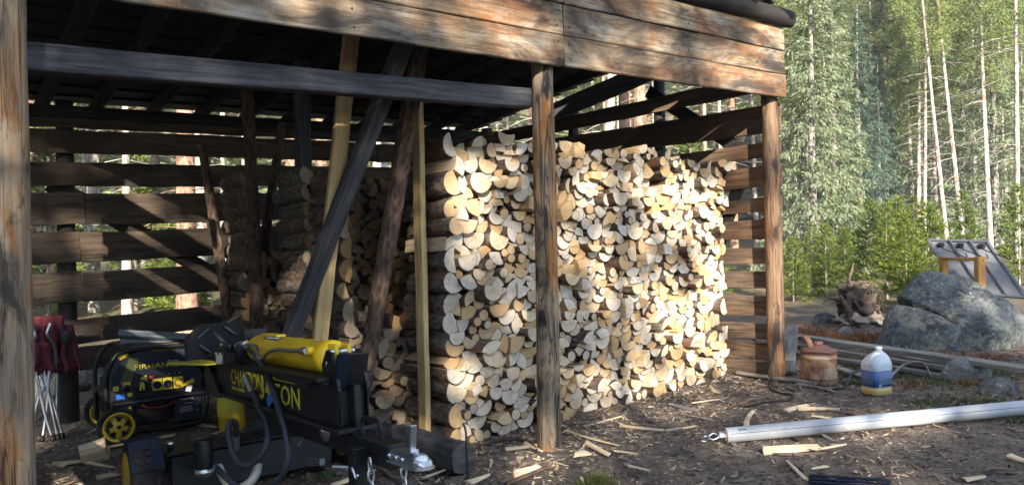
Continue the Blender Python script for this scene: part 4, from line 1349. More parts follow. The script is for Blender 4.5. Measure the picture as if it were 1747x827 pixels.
# dark log on the ground by the left end of the stack
mb = MB(); q = W(-.64, -.02, .085)
tube(mb, smooth_path([Vector((0, 0, 0)), W(-.68, .5, .09) - q, W(-.76, 1.05, .085) - q], 8), [.085, .095, .088], 18, 0, True, .02, True, None, .16)
o = mb.build('fallen_log', m_charlog); o.location = q
tag(o, 'dark weathered log lying on the ground behind the hitch coupler', 'log')
# thin bent rod standing by that log
mb = MB(); q = gnd(797, 825)
tube(mb, smooth_path([Vector((0, 0, 0)), Vector((.0, .02, .12)), Vector((-.005, .04, .26)), Vector((-.02, .06, .3))], 5), .006, 8)
o = mb.build('bent_rod', m_black_matte); o.location = q
tag(o, 'thin dark bent rod sticking up in front of the fallen log', 'rod')

# ================================================================== GAS CAN, JUG, PIPE
def rust():
    g = G('rusty_can')
    p = g.obj()
    n = g.noise(p, 9, 8, .7, .6); n2 = g.noise(p, 50, 4, .7)
    s = g.n('SeparateXYZ'); g.set(s.inputs[0], p)
    c = g.ramp(n, [(.3, (.045, .02, .013)), (.43, (.13, .06, .035)), (.52, (.22, .13, .075)), (.62, (.3, .22, .14)), (.74, (.28, .25, .2))])
    k = g.ramp(s.outputs[2], [(.215, 0.0), (.235, 1.0)])
    c = g.mix(k, c, g.ramp(n2, [(.3, (.045, .018, .013)), (.7, (.12, .055, .038))]))
    g.bump(n2, .3, .004)
    return g.done(c, .7, .15)
m_rust = rust()
can = thing('gas_can', 'rusty round metal fuel can with a spout standing by the right corner post', 'fuel can', gnd(1397, 652))
part('body', m_rust, lambda mb: lathe(mb, [(.0, 0), (.134, 0), (.138, .004), (.136, .012), (.134, .04), (.139, .045), (.134, .05), (.134, .2), (.139, .205), (.134, .21), (.134, .245), (.139, .25), (.128, .262), (.06, .292), (.035, .298)], 36), can)
part('cap', m_rust, lambda mb: lathe(mb, [(.034, .296), (.036, .3), (.036, .318), (.03, .324), (0, .324)], 24), can)
part('spout', m_rust, lambda mb: (tube(mb, smooth_path([(-.06, .0, .27), (-.075, 0, .32), (-.1, 0, .36)], 5), [.03, .022], 14), tube(mb, [(-.1, 0, .352), (-.104, 0, .372)], .026, 14)), can)
part('handle', m_rust, lambda mb: tube(mb, smooth_path([(-.128, -.03, .23), (-.1, -.125, .262), (.02, -.15, .25), (.12, -.08, .235)], 6), .004, 8), can)
def jug_mats():
    g = G('milky_plastic')
    g.b.inputs['Transmission Weight'].default_value = .35
    g.b.inputs['Subsurface Weight'].default_value = .0
    a = g.done((.62, .68, .72), .35)
    g = G('amber_liquid'); g.b.inputs['Transmission Weight'].default_value = .2
    b = g.done((.6, .42, .14), .3)
    return a, b
m_milk, m_amber = jug_mats()
jug = thing('plastic_jug', 'translucent plastic jug with a blue label and amber liquid on the bare ground', 'jug', gnd(1496, 671), math.radians(24))
def sq_loft(mb, prof, m=0, n=28):
    rings = []
    for z, hx, hy, k, ox in prof:
        r_ = []
        for i in range(n):
            a = 2 * math.pi * i / n
            c, s = math.cos(a), math.sin(a)
            e = 2.0 / k
            r_.append(mb.vert((ox + hx * math.copysign(abs(c) ** e, c), hy * math.copysign(abs(s) ** e, s), z), (i / n, z)))
        rings.append(r_)
    for A, B in zip(rings, rings[1:]):
        for i in range(n): mb.face((A[i], A[(i + 1) % n], B[(i + 1) % n], B[i]), m, True)
    mb.face(rings[0][::-1], m); mb.face(rings[-1], m)
part('liquid', m_amber, lambda mb: sq_loft(mb, [(.0, .084, .064, 5, 0), (.006, .092, .072, 5, 0), (.05, .092, .072, 5, 0), (.052, .09, .07, 5, 0)]), jug)
jb = part('shell', m_milk, lambda mb: sq_loft(mb, [(.0525, .09, .07, 5, 0), (.054, .092, .072, 5, 0), (.19, .092, .072, 5, 0), (.215, .094, .074, 4.5, 0), (.24, .09, .07, 3.4, .002), (.265, .074, .06, 2.8, .012), (.285, .052, .045, 2.3, .022), (.30, .03, .03, 2, .027), (.305, .02, .02, 2, .027), (.318, .02, .02, 2, .027)]), jug)
part('handle', m_milk, lambda mb: tube(mb, smooth_path([(.0, -.02, .285), (-.045, -.02, .283), (-.072, -.015, .26), (-.082, -.01, .225), (-.082, -.005, .2)], 5), .014, 12), jug)
part('cap', m_white, lambda mb: lathe(mb, [(.021, .314), (.023, .316), (.023, .332), (.02, .335), (0, .335)], 20, Matrix.Translation((.027, 0, 0))), jug)
m_lblue = paint('jug_label_blue', (.03, .085, .25), .45, .15)
jl = part('label_wrap', m_lblue, lambda mb: sq_loft(mb, [(.062, .0935, .0735, 5, 0), (.175, .0935, .0735, 5, 0)]), jug)
part('label_print', m_grey_print, lambda mb: ([box(mb, (.0, -.0745, .16 - .011 * k), (.13 - .03 * (k % 3 == 2), .001, .0035)) for k in range(8)], box(mb, (-.055, -.0748, .074), (.03, .001, .022)), [box(mb, (-.094, .0, .15 - .012 * k), (.001, .09, .003)) for k in range(7)]), jl)
# the pipe
p0 = gnd(1238, 755, .0); p0 += Vector((0, 0, .044))
p1 = gnd(1747, 712); p1 += Vector((0, 0, .06)); dirp = (p1 - p0).normalized()
pp = thing('pipe', 'long grey white plastic pipe lying across the ground in front of the jug', 'pipe', p0)
LP = 3.4
def pipe_fn(mb):
    tube(mb, [dirp * (LP * k / 12) for k in range(13)], .043, 32, caps=False)
    tube(mb, [dirp * (LP * k / 12) for k in range(13)], .038, 32, m=1, caps=False)
    ax, s, u_ = frame_axes(dirp)
    for d in (0, LP):
        A = [mb.vert(dirp * d + (s * math.cos(t) + u_ * math.sin(t)) * .043) for t in [2 * math.pi * k / 32 for k in range(32)]]
        B = [mb.vert(dirp * d + (s * math.cos(t) + u_ * math.sin(t)) * .038) for t in [2 * math.pi * k / 32 for k in range(32)]]
        for k in range(32): mb.face((A[k], A[(k + 1) % 32], B[(k + 1) % 32], B[k]))
mb = MB(); pipe_fn(mb); o = mb.build('tube', [m_pvc, m_darkin], pp); fix_normals(o)
ax_, s_, u_ = frame_axes(dirp)                   # s_: towards the back, u_: up
fr_ = Matrix(((ax_.x, u_.x, -s_.x, 0), (ax_.y, u_.y, -s_.y, 0), (ax_.z, u_.z, -s_.z, 0), (0, 0, 0, 1)))
part('print_line', m_black_matte, lambda mb: tube(mb, [dirp * (.02 + 3.3 * k / 8) - s_ * .0405 + u_ * .0155 for k in range(9)], .0013, 6), pp)
ft = Matrix.Translation(dirp * .07 - s_ * .0345 + u_ * .0275) @ fr_ @ RZ(-.75, 4, 'X')
text_obj('|||/ 600', .014, ft, m_black_matte, pp, xs=1.1, bold=.02)
part('end_plug', m_rust, lambda mb: tube(mb, [dirp * -.012, dirp * .05], .034, 20), pp)
part('clamp_ring', m_steel, lambda mb: tube(mb, [dirp * -.04, dirp * -.012], .026, 16, caps=True), pp)
part('snap_hook', m_steel, lambda mb: (tube(mb, smooth_path([dirp * -.04 + u_ * .0, dirp * -.07 + u_ * .018, dirp * -.1, dirp * -.075 - u_ * .018, dirp * -.04 - u_ * .006], 5), .005, 8), tube(mb, smooth_path([dirp * -.1, dirp * -.13 + u_ * .01 - s_ * .02, dirp * -.15 - u_ * .015, dirp * -.12 - u_ * .025], 5), .006, 8)), pp)
# black ribbed plastic lid at the bottom edge
lo_ = gnd(1450, 835)
mb = MB()
for k in range(5):
    box(mb, (0, .045 * k - .09, .022), (.34, .022, .012), bev=.003)
box(mb, (0, 0, .01), (.36, .24, .018), bev=.006)
o = mb.build('ribbed_tray', m_blueblack); o.location = lo_; o.rotation_euler = (.06, -.04, -.42)
tag(o, 'ribbed blue black plastic tray on the ground at the bottom edge', 'tray')
# ================================================================== FOREST
fr = np.random.RandomState(3)
def needle_mat(name, cols, trans=.35):
    g = G(name)
    rn = g.attr('rnd')['Fac']
    k = g.math('ADD', g.math('MULTIPLY', rn, .75), g.math('MULTIPLY', g.rand(), .25))
    c = g.ramp(k, [(i / (len(cols) - 1), c_) for i, c_ in enumerate(cols)])
    g.done(c, .7, 0, .15)
    tr = g.n('BsdfTranslucent'); g.set(tr.inputs[0], g.mix(1.0, c, (1.0, 1.0, .6), 'MULTIPLY'))
    mx = g.n('MixShader'); mx.inputs[0].default_value = trans
    g.nt.links.new(g.b.outputs[0], mx.inputs[1]); g.nt.links.new(tr.outputs[0], mx.inputs[2])
    g.nt.links.new(mx.outputs[0], g.out.inputs[0])
    return g.mat
m_spruce = needle_mat('spruce_needles', [(.075, .1, .058), (.14, .17, .1), (.205, .235, .14), (.26, .285, .175)])
m_spruce_d = needle_mat('dark_spruce_needles', [(.045, .075, .06), (.075, .115, .085), (.12, .16, .11)])
m_pine = needle_mat('pine_needles', [(.07, .098, .034), (.13, .165, .054), (.19, .22, .075), (.25, .265, .1)])
m_sap = needle_mat('sapling_needles', [(.06, .09, .018), (.115, .15, .028), (.18, .21, .045)], .4)
m_trunk_pale = bark_mat('pale_trunk_bark', (.1, .085, .07), (.26, .23, .195), (.4, .365, .315), .6, .6, (.16, .11, .08))
m_trunk_red = bark_mat('red_trunk_bark', (.05, .03, .02), (.2, .115, .075), (.33, .22, .16), .5, .8, (.11, .07, .05))
m_trunk_grey = bark_mat('grey_trunk_bark', (.05, .043, .037), (.16, .14, .12), (.28, .25, .22), .5, .8)

class Leafs:
    """needle sprays collected as small quads (numpy)"""
    def __init__(self): self.c = []; self.d = []; self.s = []; self.l = []; self.w = []; self.r = []
    def add(self, c, d, s, l, w, r):
        self.c.append(c); self.d.append(d); self.s.append(s); self.l.append(l); self.w.append(w); self.r.append(r)
    def arrays(self):
        c = np.concatenate(self.c); d = np.concatenate(self.d); s = np.concatenate(self.s)
        l = np.concatenate(self.l)[:, None]; w = np.concatenate(self.w)[:, None]; r = np.concatenate(self.r)
        v = np.stack([c, c + d * l * .45 + s * w, c + d * l, c + d * l * .45 - s * w], 1)
        return v, r
    def mesh(self, name, mat, keep=None):
        v, r = self.arrays()
        if keep is not None:
            v = v[keep]; r = r[keep]
        n = len(v)
        me = bpy.data.meshes.new(name)
        me.vertices.add(n * 4); me.loops.add(n * 4); me.polygons.add(n)
        me.vertices.foreach_set('co', v.reshape(-1).astype(np.float32))
        me.loops.foreach_set('vertex_index', np.arange(n * 4, dtype=np.int32))
        me.polygons.foreach_set('loop_start', np.arange(0, n * 4, 4, dtype=np.int32))
        me.polygons.foreach_set('loop_total', np.full(n, 4, dtype=np.int32))
        me.update(calc_edges=True)
        at = me.attributes.new('rnd', 'FLOAT', 'POINT')
        at.data.foreach_set('value', np.repeat(r, 4).astype(np.float32))
        me.materials.append(mat)
        return me
def unit(a):
    return a / np.maximum(1e-9, np.linalg.norm(a, axis=-1, keepdims=True))
def branch_sprays(lf, p0, d0, L, droop, n, leaf_l, leaf_w, spread, hang=.0, rbase=.5):
    """sprays all along one branch"""
    t = np.sqrt(fr.uniform(.02, 1, n)) if L > .6 else fr.uniform(.1, 1, n)
    pos = p0 + d0 * (L * t)[:, None]
    pos[:, 2] += -droop * L * t ** 2 + .10 * L * t ** 4
    side = np.array([-d0[1], d0[0], 0.0]); side /= max(1e-6, np.linalg.norm(side))
    off = fr.normal(0, 1, n) * spread * L * (1.05 - .75 * t)
    pos = pos + side * off[:, None]
    pos[:, 2] += fr.normal(0, .035, n) - hang * np.abs(fr.normal(0, .12, n)) - .15 * np.abs(off)
    d = unit(d0 * .7 + side * np.sign(off)[:, None] * fr.uniform(.1, .9, (n, 1)) + fr.normal(0, .33, (n, 3)) + np.array([0, 0, -hang]))
    s = unit(np.cross(d, fr.normal(0, 1, (n, 3)) * .6 + np.array([0, 0, 1.0])))
    lf.add(pos, d, s, leaf_l * fr.uniform(.6, 1.25, n), leaf_w * fr.uniform(.6, 1.3, n), np.clip(rbase + (t - .6) * .45 + fr.normal(0, .17, n), 0, 1))
def trunk_mesh(name, H, r0, lean, mat, twigs=0, tz=(.1, .5), bend=.1):
    mb = MB()
    n = 14
    ph = fr.uniform(0, 6)
    P = [Vector((lean[0] * H * (k / n) + bend * math.sin(ph + k * .5) * .3 * k / n, lean[1] * H * (k / n), H * k / n - (.3 if k == 0 else 0))) for k in range(n + 1)]
    R_ = [r0 * (1 - .86 * (k / n) ** .9) * (1.18 if k == 0 else 1) for k in range(n + 1)]
    tube(mb, P, R_, 9, 0, False, .03)
    for i in range(twigs):
        z = H * fr.uniform(*tz); k = z / H * n; q = P[int(k)].lerp(P[min(n, int(k) + 1)], k - int(k))
        a = fr.uniform(0, 6.28); L = fr.uniform(.3, 1.1) * (H / 12)
        e = q + Vector((math.cos(a) * L, math.sin(a) * L, -fr.uniform(.05, .4) * L))
        tube(mb, [q, q.lerp(e, .5) + Vector((0, 0, .05 * L)), e], [.014, .004], 4, 0, False)
    return mb.mesh(name, [mat]), P
def crown_spruce(H, R0, nb, per, base=.03, leaf=(.24, .035), sweep=.35, hang=.7, lean=(0, 0)):
    lf = Leafs()
    for i in range(nb):
        z = base + (1 - base) * (i + fr.uniform(0, 1)) / nb
        z = min(.985, z ** .92)
        L = R0 * ((1 - z) ** .82) * fr.uniform(.62, 1.18) + .12
        a = i * 2.39996 + fr.normal(0, .35)
        d = np.array([math.cos(a), math.sin(a), fr.uniform(-.1, .22) + (z - .5) * .5]); d /= np.linalg.norm(d)
        branch_sprays(lf, np.array([lean[0] * H * z, lean[1] * H * z, H * z]), d, L, sweep * (1.1 - z), max(6, int(per * (L / R0) * fr.uniform(.7, 1.2))), leaf[0], leaf[1], .17, hang, fr.uniform(.3, .65))
    # the leader
    branch_sprays(lf, np.array([lean[0] * H * .93, lean[1] * H * .93, H * .93]), np.array([0, 0, 1.0]), H * .08, 0, 16, leaf[0] * .8, leaf[1], .05)
    return lf
def crown_pine(H, R0, nb, per, base=.4, lean=(0, 0), leaf=(.12, .0155)):
    lf = Leafs()
    for i in range(nb):
        z = base + (1 - base) * (i + fr.uniform(0, 1)) / nb
        q = (z - base) / (1 - base)
        L = R0 * (math.sin(math.pi * min(1, .18 + q * .8)) ** .8) * fr.uniform(.4, 1.15) + .1
        if fr.rand() < .18: continue
        a = i * 2.39996 + fr.normal(0, .7)
        d = np.array([math.cos(a), math.sin(a), fr.uniform(-.1, .45)]); d /= np.linalg.norm(d)
        p0 = np.array([lean[0] * H * z, lean[1] * H * z, H * z])
        # pines carry their needles in tufts near the branch ends
        for k in range(max(2, int(4 * L / R0))):
            tt = fr.uniform(.35, 1.0)
            c = p0 + d * L * tt + np.array([0, 0, .1 * L * tt]) + fr.normal(0, .10 * L, 3)
            n = int(per * fr.uniform(.5, 1.2))
            dd = unit(fr.normal(0, 1, (n, 3)) + d * .8 + np.array([0, 0, .35]))
            ss = unit(np.cross(dd, fr.normal(0, 1, (n, 3))))
            rb = fr.uniform(.25, .8)
            lf.add(c + dd * .05 + fr.normal(0, .09, (n, 3)), dd, ss, leaf[0] * fr.uniform(.6, 1.2, n), leaf[1] * fr.uniform(.6, 1.3, n), np.clip(rb + fr.normal(0, .12, n), 0, 1))
    return lf
def proto(name, tmesh, cmesh):
    return (name, tmesh, cmesh)
PROT = {}
def add_proto(key, name, kind, H, R0, mat, tmat, nb, per, base, r0, lean=(0, 0), twigs=0, leaf=(.12, .0155), hang=.7, sweep=.35, tz=(.08, .5)):
    tm, _ = trunk_mesh(key + '_trunk', H, r0, lean, tmat, twigs, tz)
    lf = crown_spruce(H, R0, nb, per, base, leaf, sweep, hang, lean) if kind == 's' else crown_pine(H, R0, nb, per, base, lean, leaf)
    PROT[key] = (name, tm, lf.mesh(key + '_crown', mat), H)
add_proto('sA', 'spruce_tree', 's', 11, 1.75, m_spruce, m_trunk_grey, 210, 190, .03, .15, leaf=(.17, .02))
add_proto('sB', 'spruce_tree', 's', 12, 1.6, m_spruce, m_trunk_grey, 200, 180, .05, .15, leaf=(.17, .02))
add_proto('sD', 'spruce_tree', 's', 11, 1.7, m_spruce_d, m_trunk_grey, 190, 170, .03, .15, leaf=(.17, .02))
add_proto('pA', 'pine_tree', 'p', 14, 1.5, m_pine, m_trunk_pale, 148, 78, .38, .095, (-.03, 0), 40)
add_proto('pB', 'pine_tree', 'p', 15, 1.35, m_pine, m_trunk_pale, 135, 72, .45, .085, (.012, 0), 45)
add_proto('pC', 'pine_tree', 'p', 13, 1.7, m_pine, m_trunk_grey, 175, 78, .25, .13, (0, 0), 30)
add_proto('pR', 'pine_tree', 'p', 16, 1.5, m_pine, m_trunk_red, 121, 61, .5, .17, (.008, .0), 30)
add_proto('pL', 'pine_tree', 'p', 14, 1.2, m_pine, m_trunk_pale, 108, 67, .5, .09, (-.09, 0), 30)
add_proto('y1', 'young_pine', 's', 2.6, .75, m_sap, m_trunk_grey, 60, 90, .04, .035, leaf=(.16, .022), hang=-.35, sweep=-.15)
add_proto('y2', 'young_pine', 's', 3.4, .85, m_sap, m_trunk_grey, 70, 90, .05, .04, leaf=(.16, .022), hang=-.3, sweep=-.1)
tm, _ = trunk_mesh('snag_trunk', 11, .11, (.03, 0), m_trunk_pale, 60, (.15, .98))
PROT['dead'] = ('dead_tree', tm, None, 11)
def tree(key, p, scale=1.0, label='', group=None, rz=None, cat=None):
    name, tm, cm, H = PROT[key]
    o = thing(name, label, cat or name.split('_')[1] if name != 'young_pine' else 'sapling', p, fr.uniform(0, 6.28) if rz is None else rz, group)
    o.scale = (scale,) * 3
    a = bpy.data.objects.new('trunk', tm); col.objects.link(a); a.parent = o
    if cm is not None:
        b = bpy.data.objects.new('crown', cm); col.objects.link(b); b.parent = o
    return o
# the trees one can tell apart, right of the shed: (proto, column, distance, scale, label, turn)
named = [
    ('sA', 1388, 17.5, .80, 'tall pale green spruce right beside the shed corner', .3),
    ('sB', 1425, 21.0, .78, 'pale green spruce behind the one beside the shed corner', 1.3),
    ('sD', 1468, 22.0, .70, 'dark blue green spruce right of the pale spruces', 2.2),
    ('sD', 1502, 25.0, .62, 'shorter dark spruce beside the leaning white trunks', .7),
    ('pC', 1490, 30.0, .92, 'bushy pine with a dark trunk above the dark spruces', 0),
    ('pL', 1645, 22.0, .9, 'leaning pine with a bare white trunk above the solar panel', 0.0),
    ('pL', 1618, 21.0, .8, 'leaning pine with a slim white trunk left of the solar panel', .05),
    ('pA', 1690, 23.0, .95, 'pine with a pale bare trunk right above the solar panel', 0.1),
    ('pB', 1735, 20.0, .9, 'pine with a straight pale trunk at the right edge', 0),
    ('pB', 1665, 27.0, .9, 'slender pine between the two pale trunks above the solar panel', 1.0),
    ('dead', 1575, 24.0, .8, 'dead tree with a bare white stem left of the leaning pines', 0),
    ('dead', 1600, 28.0, .9, 'grey dead tree behind the leaning pines', 2),
    ('pA', 1560, 30.0, .95, 'pine with a pale bare trunk left of the dead tree', 0.2),
]
for key, px, D, s, lb, rz in named:
    tree(key, far_pt(px, D), s, lb, rz=rz)
sap = [
    ('y2', 1512, 11.5, .44, 'bright young pine behind the root wad'), ('y1', 1545, 10.2, .50, 'bright young pine between the root wad and the boulder'),
    ('y1', 1584, 11.5, .56, 'bright young pine just behind the boulder'), ('y1', 1440, 13.5, .42, 'small bright young pine left of the root wad'),
    ('y2', 1738, 12.5, .50, 'bright young pine behind the solar panel at the right edge'), ('y2', 1385, 14.5, .36, 'bright young pine at the foot of the tall pale spruce'),
    ('y1', 1352, 12.0, .4, 'bright young pine peeping past the shed corner'), ('y1', 1408, 12.6, .46, 'bright young pine right of the shed corner, before the pale spruces'), ('y2', 1462, 17.5, .5, 'bright young pine before the dark spruces, left of the dead tree'), ('y2', 1425, 18.5, .55, 'bright young pine between the pale spruces'), ('y1', 1530, 14.5, .62, 'bright young pine in the gap right of the root wad'), ('y2', 1645, 15.0, .5, 'bright young pine hidden behind the solar panel'), ('y1', 1486, 15.5, .62, 'bright young pine in front of the dark spruces'), ('y2', 1560, 17.5, .5, 'bright young pine farther back behind the boulder')]
for key, px, D, s, lb in sap:
    tree(key, far_pt(px, D), s, lb)
# filler forest right of and behind the shed
used = [(far_pt(px, D).x, D) for _, px, D, *_ in named]
def ok_spot(x, y, m):
    return all((x - a) ** 2 + (y - b) ** 2 > m * m for a, b in used)
n = 0
while n < 84:
    D = 24 + 32 * fr.rand(); px = fr.uniform(1340, 1830)
    p = far_pt(px, D)
    if not ok_spot(p.x, p.y, 1.5): continue
    used.append((p.x, p.y)); n += 1
    key = fr.choice(['pA', 'pB', 'pC', 'pC', 'sA', 'sB', 'sA', 'pB', 'pA', 'dead'])
    zone = 'behind the pale spruces' if px < 1450 else 'behind the dark spruces' if px < 1550 else 'behind the leaning white trunks' if px < 1660 else 'above the solar panel' if px < 1747 else 'just beyond the right edge'
    dist = 'first rank' if D < 34 else 'middle rank' if D < 45 else 'farthest rank'
    nm = {'s': 'spruce', 'pA': 'pine with a pale trunk', 'pB': 'slim pine with a pale trunk', 'pC': 'bushy pine with a grey trunk', 'd': 'dead pale trunk'}[key if key[0] == 'p' else key[0]] + ' ' + zone + ', ' + dist + ' of the wood'
    tree(key, p, fr.uniform(.75, 1.1), nm, 'trees in the wood right of the shed')
n = 0
while n < 75:
    px = fr.uniform(-150, 1330); D = 11.5 + 22 * fr.rand() ** 1.1
    p = far_pt(px, D)
    u_, v_, _w = inv(p)
    if v_ < 5.6 and u_ < 3.5: continue
    if px > 1150 and D < 21: continue
    if not ok_spot(p.x, p.y, .9): continue
    used.append((p.x, p.y)); n += 1
    key = fr.choice(['pA', 'pB', 'pR', 'pR', 'pB', 'pC', 'dead', 'dead'])
    nm = {'pA': 'pine with a pale trunk', 'pB': 'pine with a pale trunk', 'pR': 'pine with a reddish trunk', 'pC': 'pine with a grey trunk', 'de': 'dead bare trunk'}[key[:2]] + (' close' if D < 18 else ' farther off' if D < 26 else ' far') + ' behind the shed, ' + ('seen between the left slats' if px < 420 else 'seen above the rear stacks' if px < 940 else 'seen through the right slat wall')
    tree(key, p, fr.uniform(.85, 1.15), nm, 'trees behind the shed')
for px, D, where in ((300, 13, 'left of the thin leaning pole'), (230, 15, 'above the generator'), (700, 14, 'behind the bark pole top'), (1010, 13, 'right of the middle post top'), (1100, 15, 'above the right half of the stack'), (1180, 12.5, 'near the right corner post'), (520, 16, 'beside the squared inner post'), (80, 14, 'by the left front post')):
    p = far_pt(px, D)
    tree(fr.choice(['y1', 'y2']), p, fr.uniform(.7, 1.1), 'young green pine behind the slats, glimpsed ' + where, 'young pines behind the shed')
# the wooded hillside: one mass of trees
def low_tree(n=46):
    z = np.sort(fr.uniform(.08, 1, n))
    a = fr.uniform(0, 6.28, n)
    L = .2 * (1 - z) ** .8 + .015
    d = np.stack([np.cos(a), np.sin(a), np.full(n, -.35)], 1)
    c = np.stack([np.zeros(n), np.zeros(n), z], 1)
    s = np.stack([-np.sin(a), np.cos(a), np.zeros(n)], 1)
    return np.stack([c, c + d * (L * .6)[:, None] + s * (.42 * L)[:, None], c + d * L[:, None], c + d * (L * .6)[:, None] - s * (.42 * L)[:, None]], 1)
protos = [low_tree() for _ in range(6)]
vv = []; rr = []
hill_n = 0
while hill_n < 2600:
    y = 56 + 200 * fr.rand() ** 1.25; px = fr.uniform(-200, 1950)
    if px < 1300 and fr.rand() < .6: continue
    x = (px - 873) / 1250 * y
    h = fr.uniform(9, 15)
    pr = protos[fr.randint(6)]
    a = fr.uniform(0, 6.28); c_, s_2 = math.cos(a), math.sin(a)
    q = pr * h
    q = np.stack([q[..., 0] * c_ - q[..., 1] * s_2, q[..., 0] * s_2 + q[..., 1] * c_, q[..., 2]], -1) + np.array([x, y, gz(x, y) - .3])
    vv.append(q); rr.append(np.clip(fr.uniform(.1, .9) + fr.normal(0, .08, len(q)), 0, 1)); hill_n += 1
vv = np.concatenate(vv); rr = np.concatenate(rr)
me = bpy.data.meshes.new('hillside_forest'); nq = len(vv)
me.vertices.add(nq * 4); me.loops.add(nq * 4); me.polygons.add(nq)
me.vertices.foreach_set('co', vv.reshape(-1).astype(np.float32)); me.loops.foreach_set('vertex_index', np.arange(nq * 4, dtype=np.int32))
me.polygons.foreach_set('loop_start', np.arange(0, nq * 4, 4, dtype=np.int32)); me.polygons.foreach_set('loop_total', np.full(nq, 4, dtype=np.int32))
me.update(calc_edges=True)
at = me.attributes.new('rnd', 'FLOAT', 'POINT'); at.data.foreach_set('value', np.repeat(rr, 4).astype(np.float32))
m_hill = needle_mat('hillside_needles', [(.13, .15, .075), (.2, .22, .1), (.26, .275, .13), (.34, .32, .22)], .3)
me.materials.append(m_hill)
o = bpy.data.objects.new('hillside_forest', me); col.objects.link(o)
tag(o, 'far conifer forest covering the hillside', 'forest', kind='stuff')

# ------------------------------------------------------------------ the tall conifers behind the photographer, whose shade falls on the yard
# gaps cut in their crowns to put these patches of sun in the yard (picture column, row, half width, half height)
SUNNY = [(1150, 345, 52, 68, .98), (1165, 545, 56, 62, .98), (1075, 660, 75, 32, .95), (800, 330, 60, 80, .9), (845, 410, 95, 170, .7), (1010, 320, 45, 50, .6), (1060, 430, 40, 55, .5), (1200, 620, 60, 35), (1240, 450, 14, 120),
         (960, 795, 130, 40, .9), (1330, 760, 95, 24, .9), (1215, 705, 60, 20), (1100, 715, 80, 20, .9), (1480, 742, 70, 16), (780, 640, 50, 60, .35),
         (880, 60, 120, 50), (1060, 75, 90, 55), (1240, 115, 80, 48), (560, 30, 90, 40), (740, 60, 40, 35), (1030, 235, 60, 25), (1290, 200, 28, 70), (940, 150, 22, 30), (950, 440, 12, 90),
         (590, 100, 20, 28), (500, 290, 22, 30), (470, 340, 34, 40), (100, 380, 60, 26), (160, 425, 60, 30), (200, 480, 60, 26), (1325, 430, 14, 120), (1590, 500, 40, 30, .35), (20, 100, 30, 120, .6), (1490, 550, 25, 25)]
def sun_hit(P):
    """where the sunbeam through each point of P lands (simple yard), as picture coordinates"""
    P = np.asarray(P, float)
    s = np.array(SUN_DIR)
    best = None
    eye = np.array(EYE)
    m0 = np.array(M0); vh = np.array(VH); uh = np.array(UH)
    zsl_u, zsl_v = UD.z, VD.z
    hit = np.zeros_like(P); T = np.full(len(P), 1e9)
    # ground
    t = (GA * P[:, 0] + GB * P[:, 1] - P[:, 2]) / (s[2] - GA * s[0] - GB * s[1])
    T = np.where(t > 0, t, T)
    for v_, (ua, ub), (wa, wb) in ((-.1, (UL, BAY), (2.27, 2.84)), (.47, (-.43, 2.3), (0, 1.9)), (BACK, (-2.8, BAY), (0, 2.7))):
        q0 = m0 + v_ * np.array(VD)
        t = ((q0 - P) @ vh) / (s @ vh)
        X = P + s * t[:, None] - m0
        u = X @ uh; w = X[:, 2] - u * zsl_u - v_ * zsl_v
        m = (t > 0) & (u > ua) & (u < ub) & (w > wa) & (w < wb) & (t < T)
        T = np.where(m, t, T)
    X = P + s * T[:, None] - eye
    D = np.maximum(.2, X[:, 1])
    x = CX + F * (X @ np.array(RV)) / D; y = CY - F * (X @ np.array(UPV)) / D
    return x, y, X[:, 1]
def lit_mask(x, y, D):
    k = np.zeros(len(x))
    for cx, cy, a, b, *wt in SUNNY:
        q = ((x - cx) / a) ** 2 + ((y - cy) / b) ** 2
        k = np.maximum(k, (wt[0] if wt else .75) * np.clip(1.25 - q, 0, 1))
    k = np.where(D > 11.5, 1.0, k)
    return k
shade = [(-5.4, -9.5, 11, 2.3), (-2.6, -12.0, 12, 2.4), (.2, -10.0, 11, 2.3), (2.6, -12.5, 12.5, 2.4), (4.9, -9.5, 11, 2.2), (7.3, -12.0, 12.5, 2.3), (-7.4, -12.5, 12, 2.3), (1.5, -15.5, 14, 2.6), (-1.2, -16, 14, 2.5), (5.5, -16.5, 14, 2.5), (-4.6, -16, 14, 2.5)]
for i, (x, y, H, R0) in enumerate(shade):
    p = Vector((x, y, gz(x, y)))
    tm, _ = trunk_mesh('spruce_trunk', H, .17, (0, 0), m_trunk_grey)
    lf = crown_spruce(H, R0, 210, 62, .02, (.34, .06), .3, .5)
    v_, r_ = lf.arrays()
    cen = v_.mean(1) + np.array(p)
    keep = fr.rand(len(cen)) > lit_mask(*sun_hit(cen))
    o = thing('spruce_tree', 'spruce behind the photographer that shades the yard', 'tree', p, 0, 'spruces behind the photographer')
    b = bpy.data.objects.new('crown', lf.mesh('spruce_crown', m_spruce, keep)); col.objects.link(b); b.parent = o
    a = bpy.data.objects.new('trunk', tm); col.objects.link(a); a.parent = o

# the wood goes on round the yard, left of the shed and to the right of the photographer
n = 0
while n < 24:
    x, y = fr.uniform(-19, -8.0), fr.uniform(-8, 14)
    if not ok_spot(x, y, 1.6): continue
    used.append((x, y)); n += 1
    tree(fr.choice(['sA', 'sB', 'sD', 'pC']), Vector((x, y, gz(x, y))), fr.uniform(.9, 1.2), 'conifer in the wood beside the yard', 'conifers beside the yard')
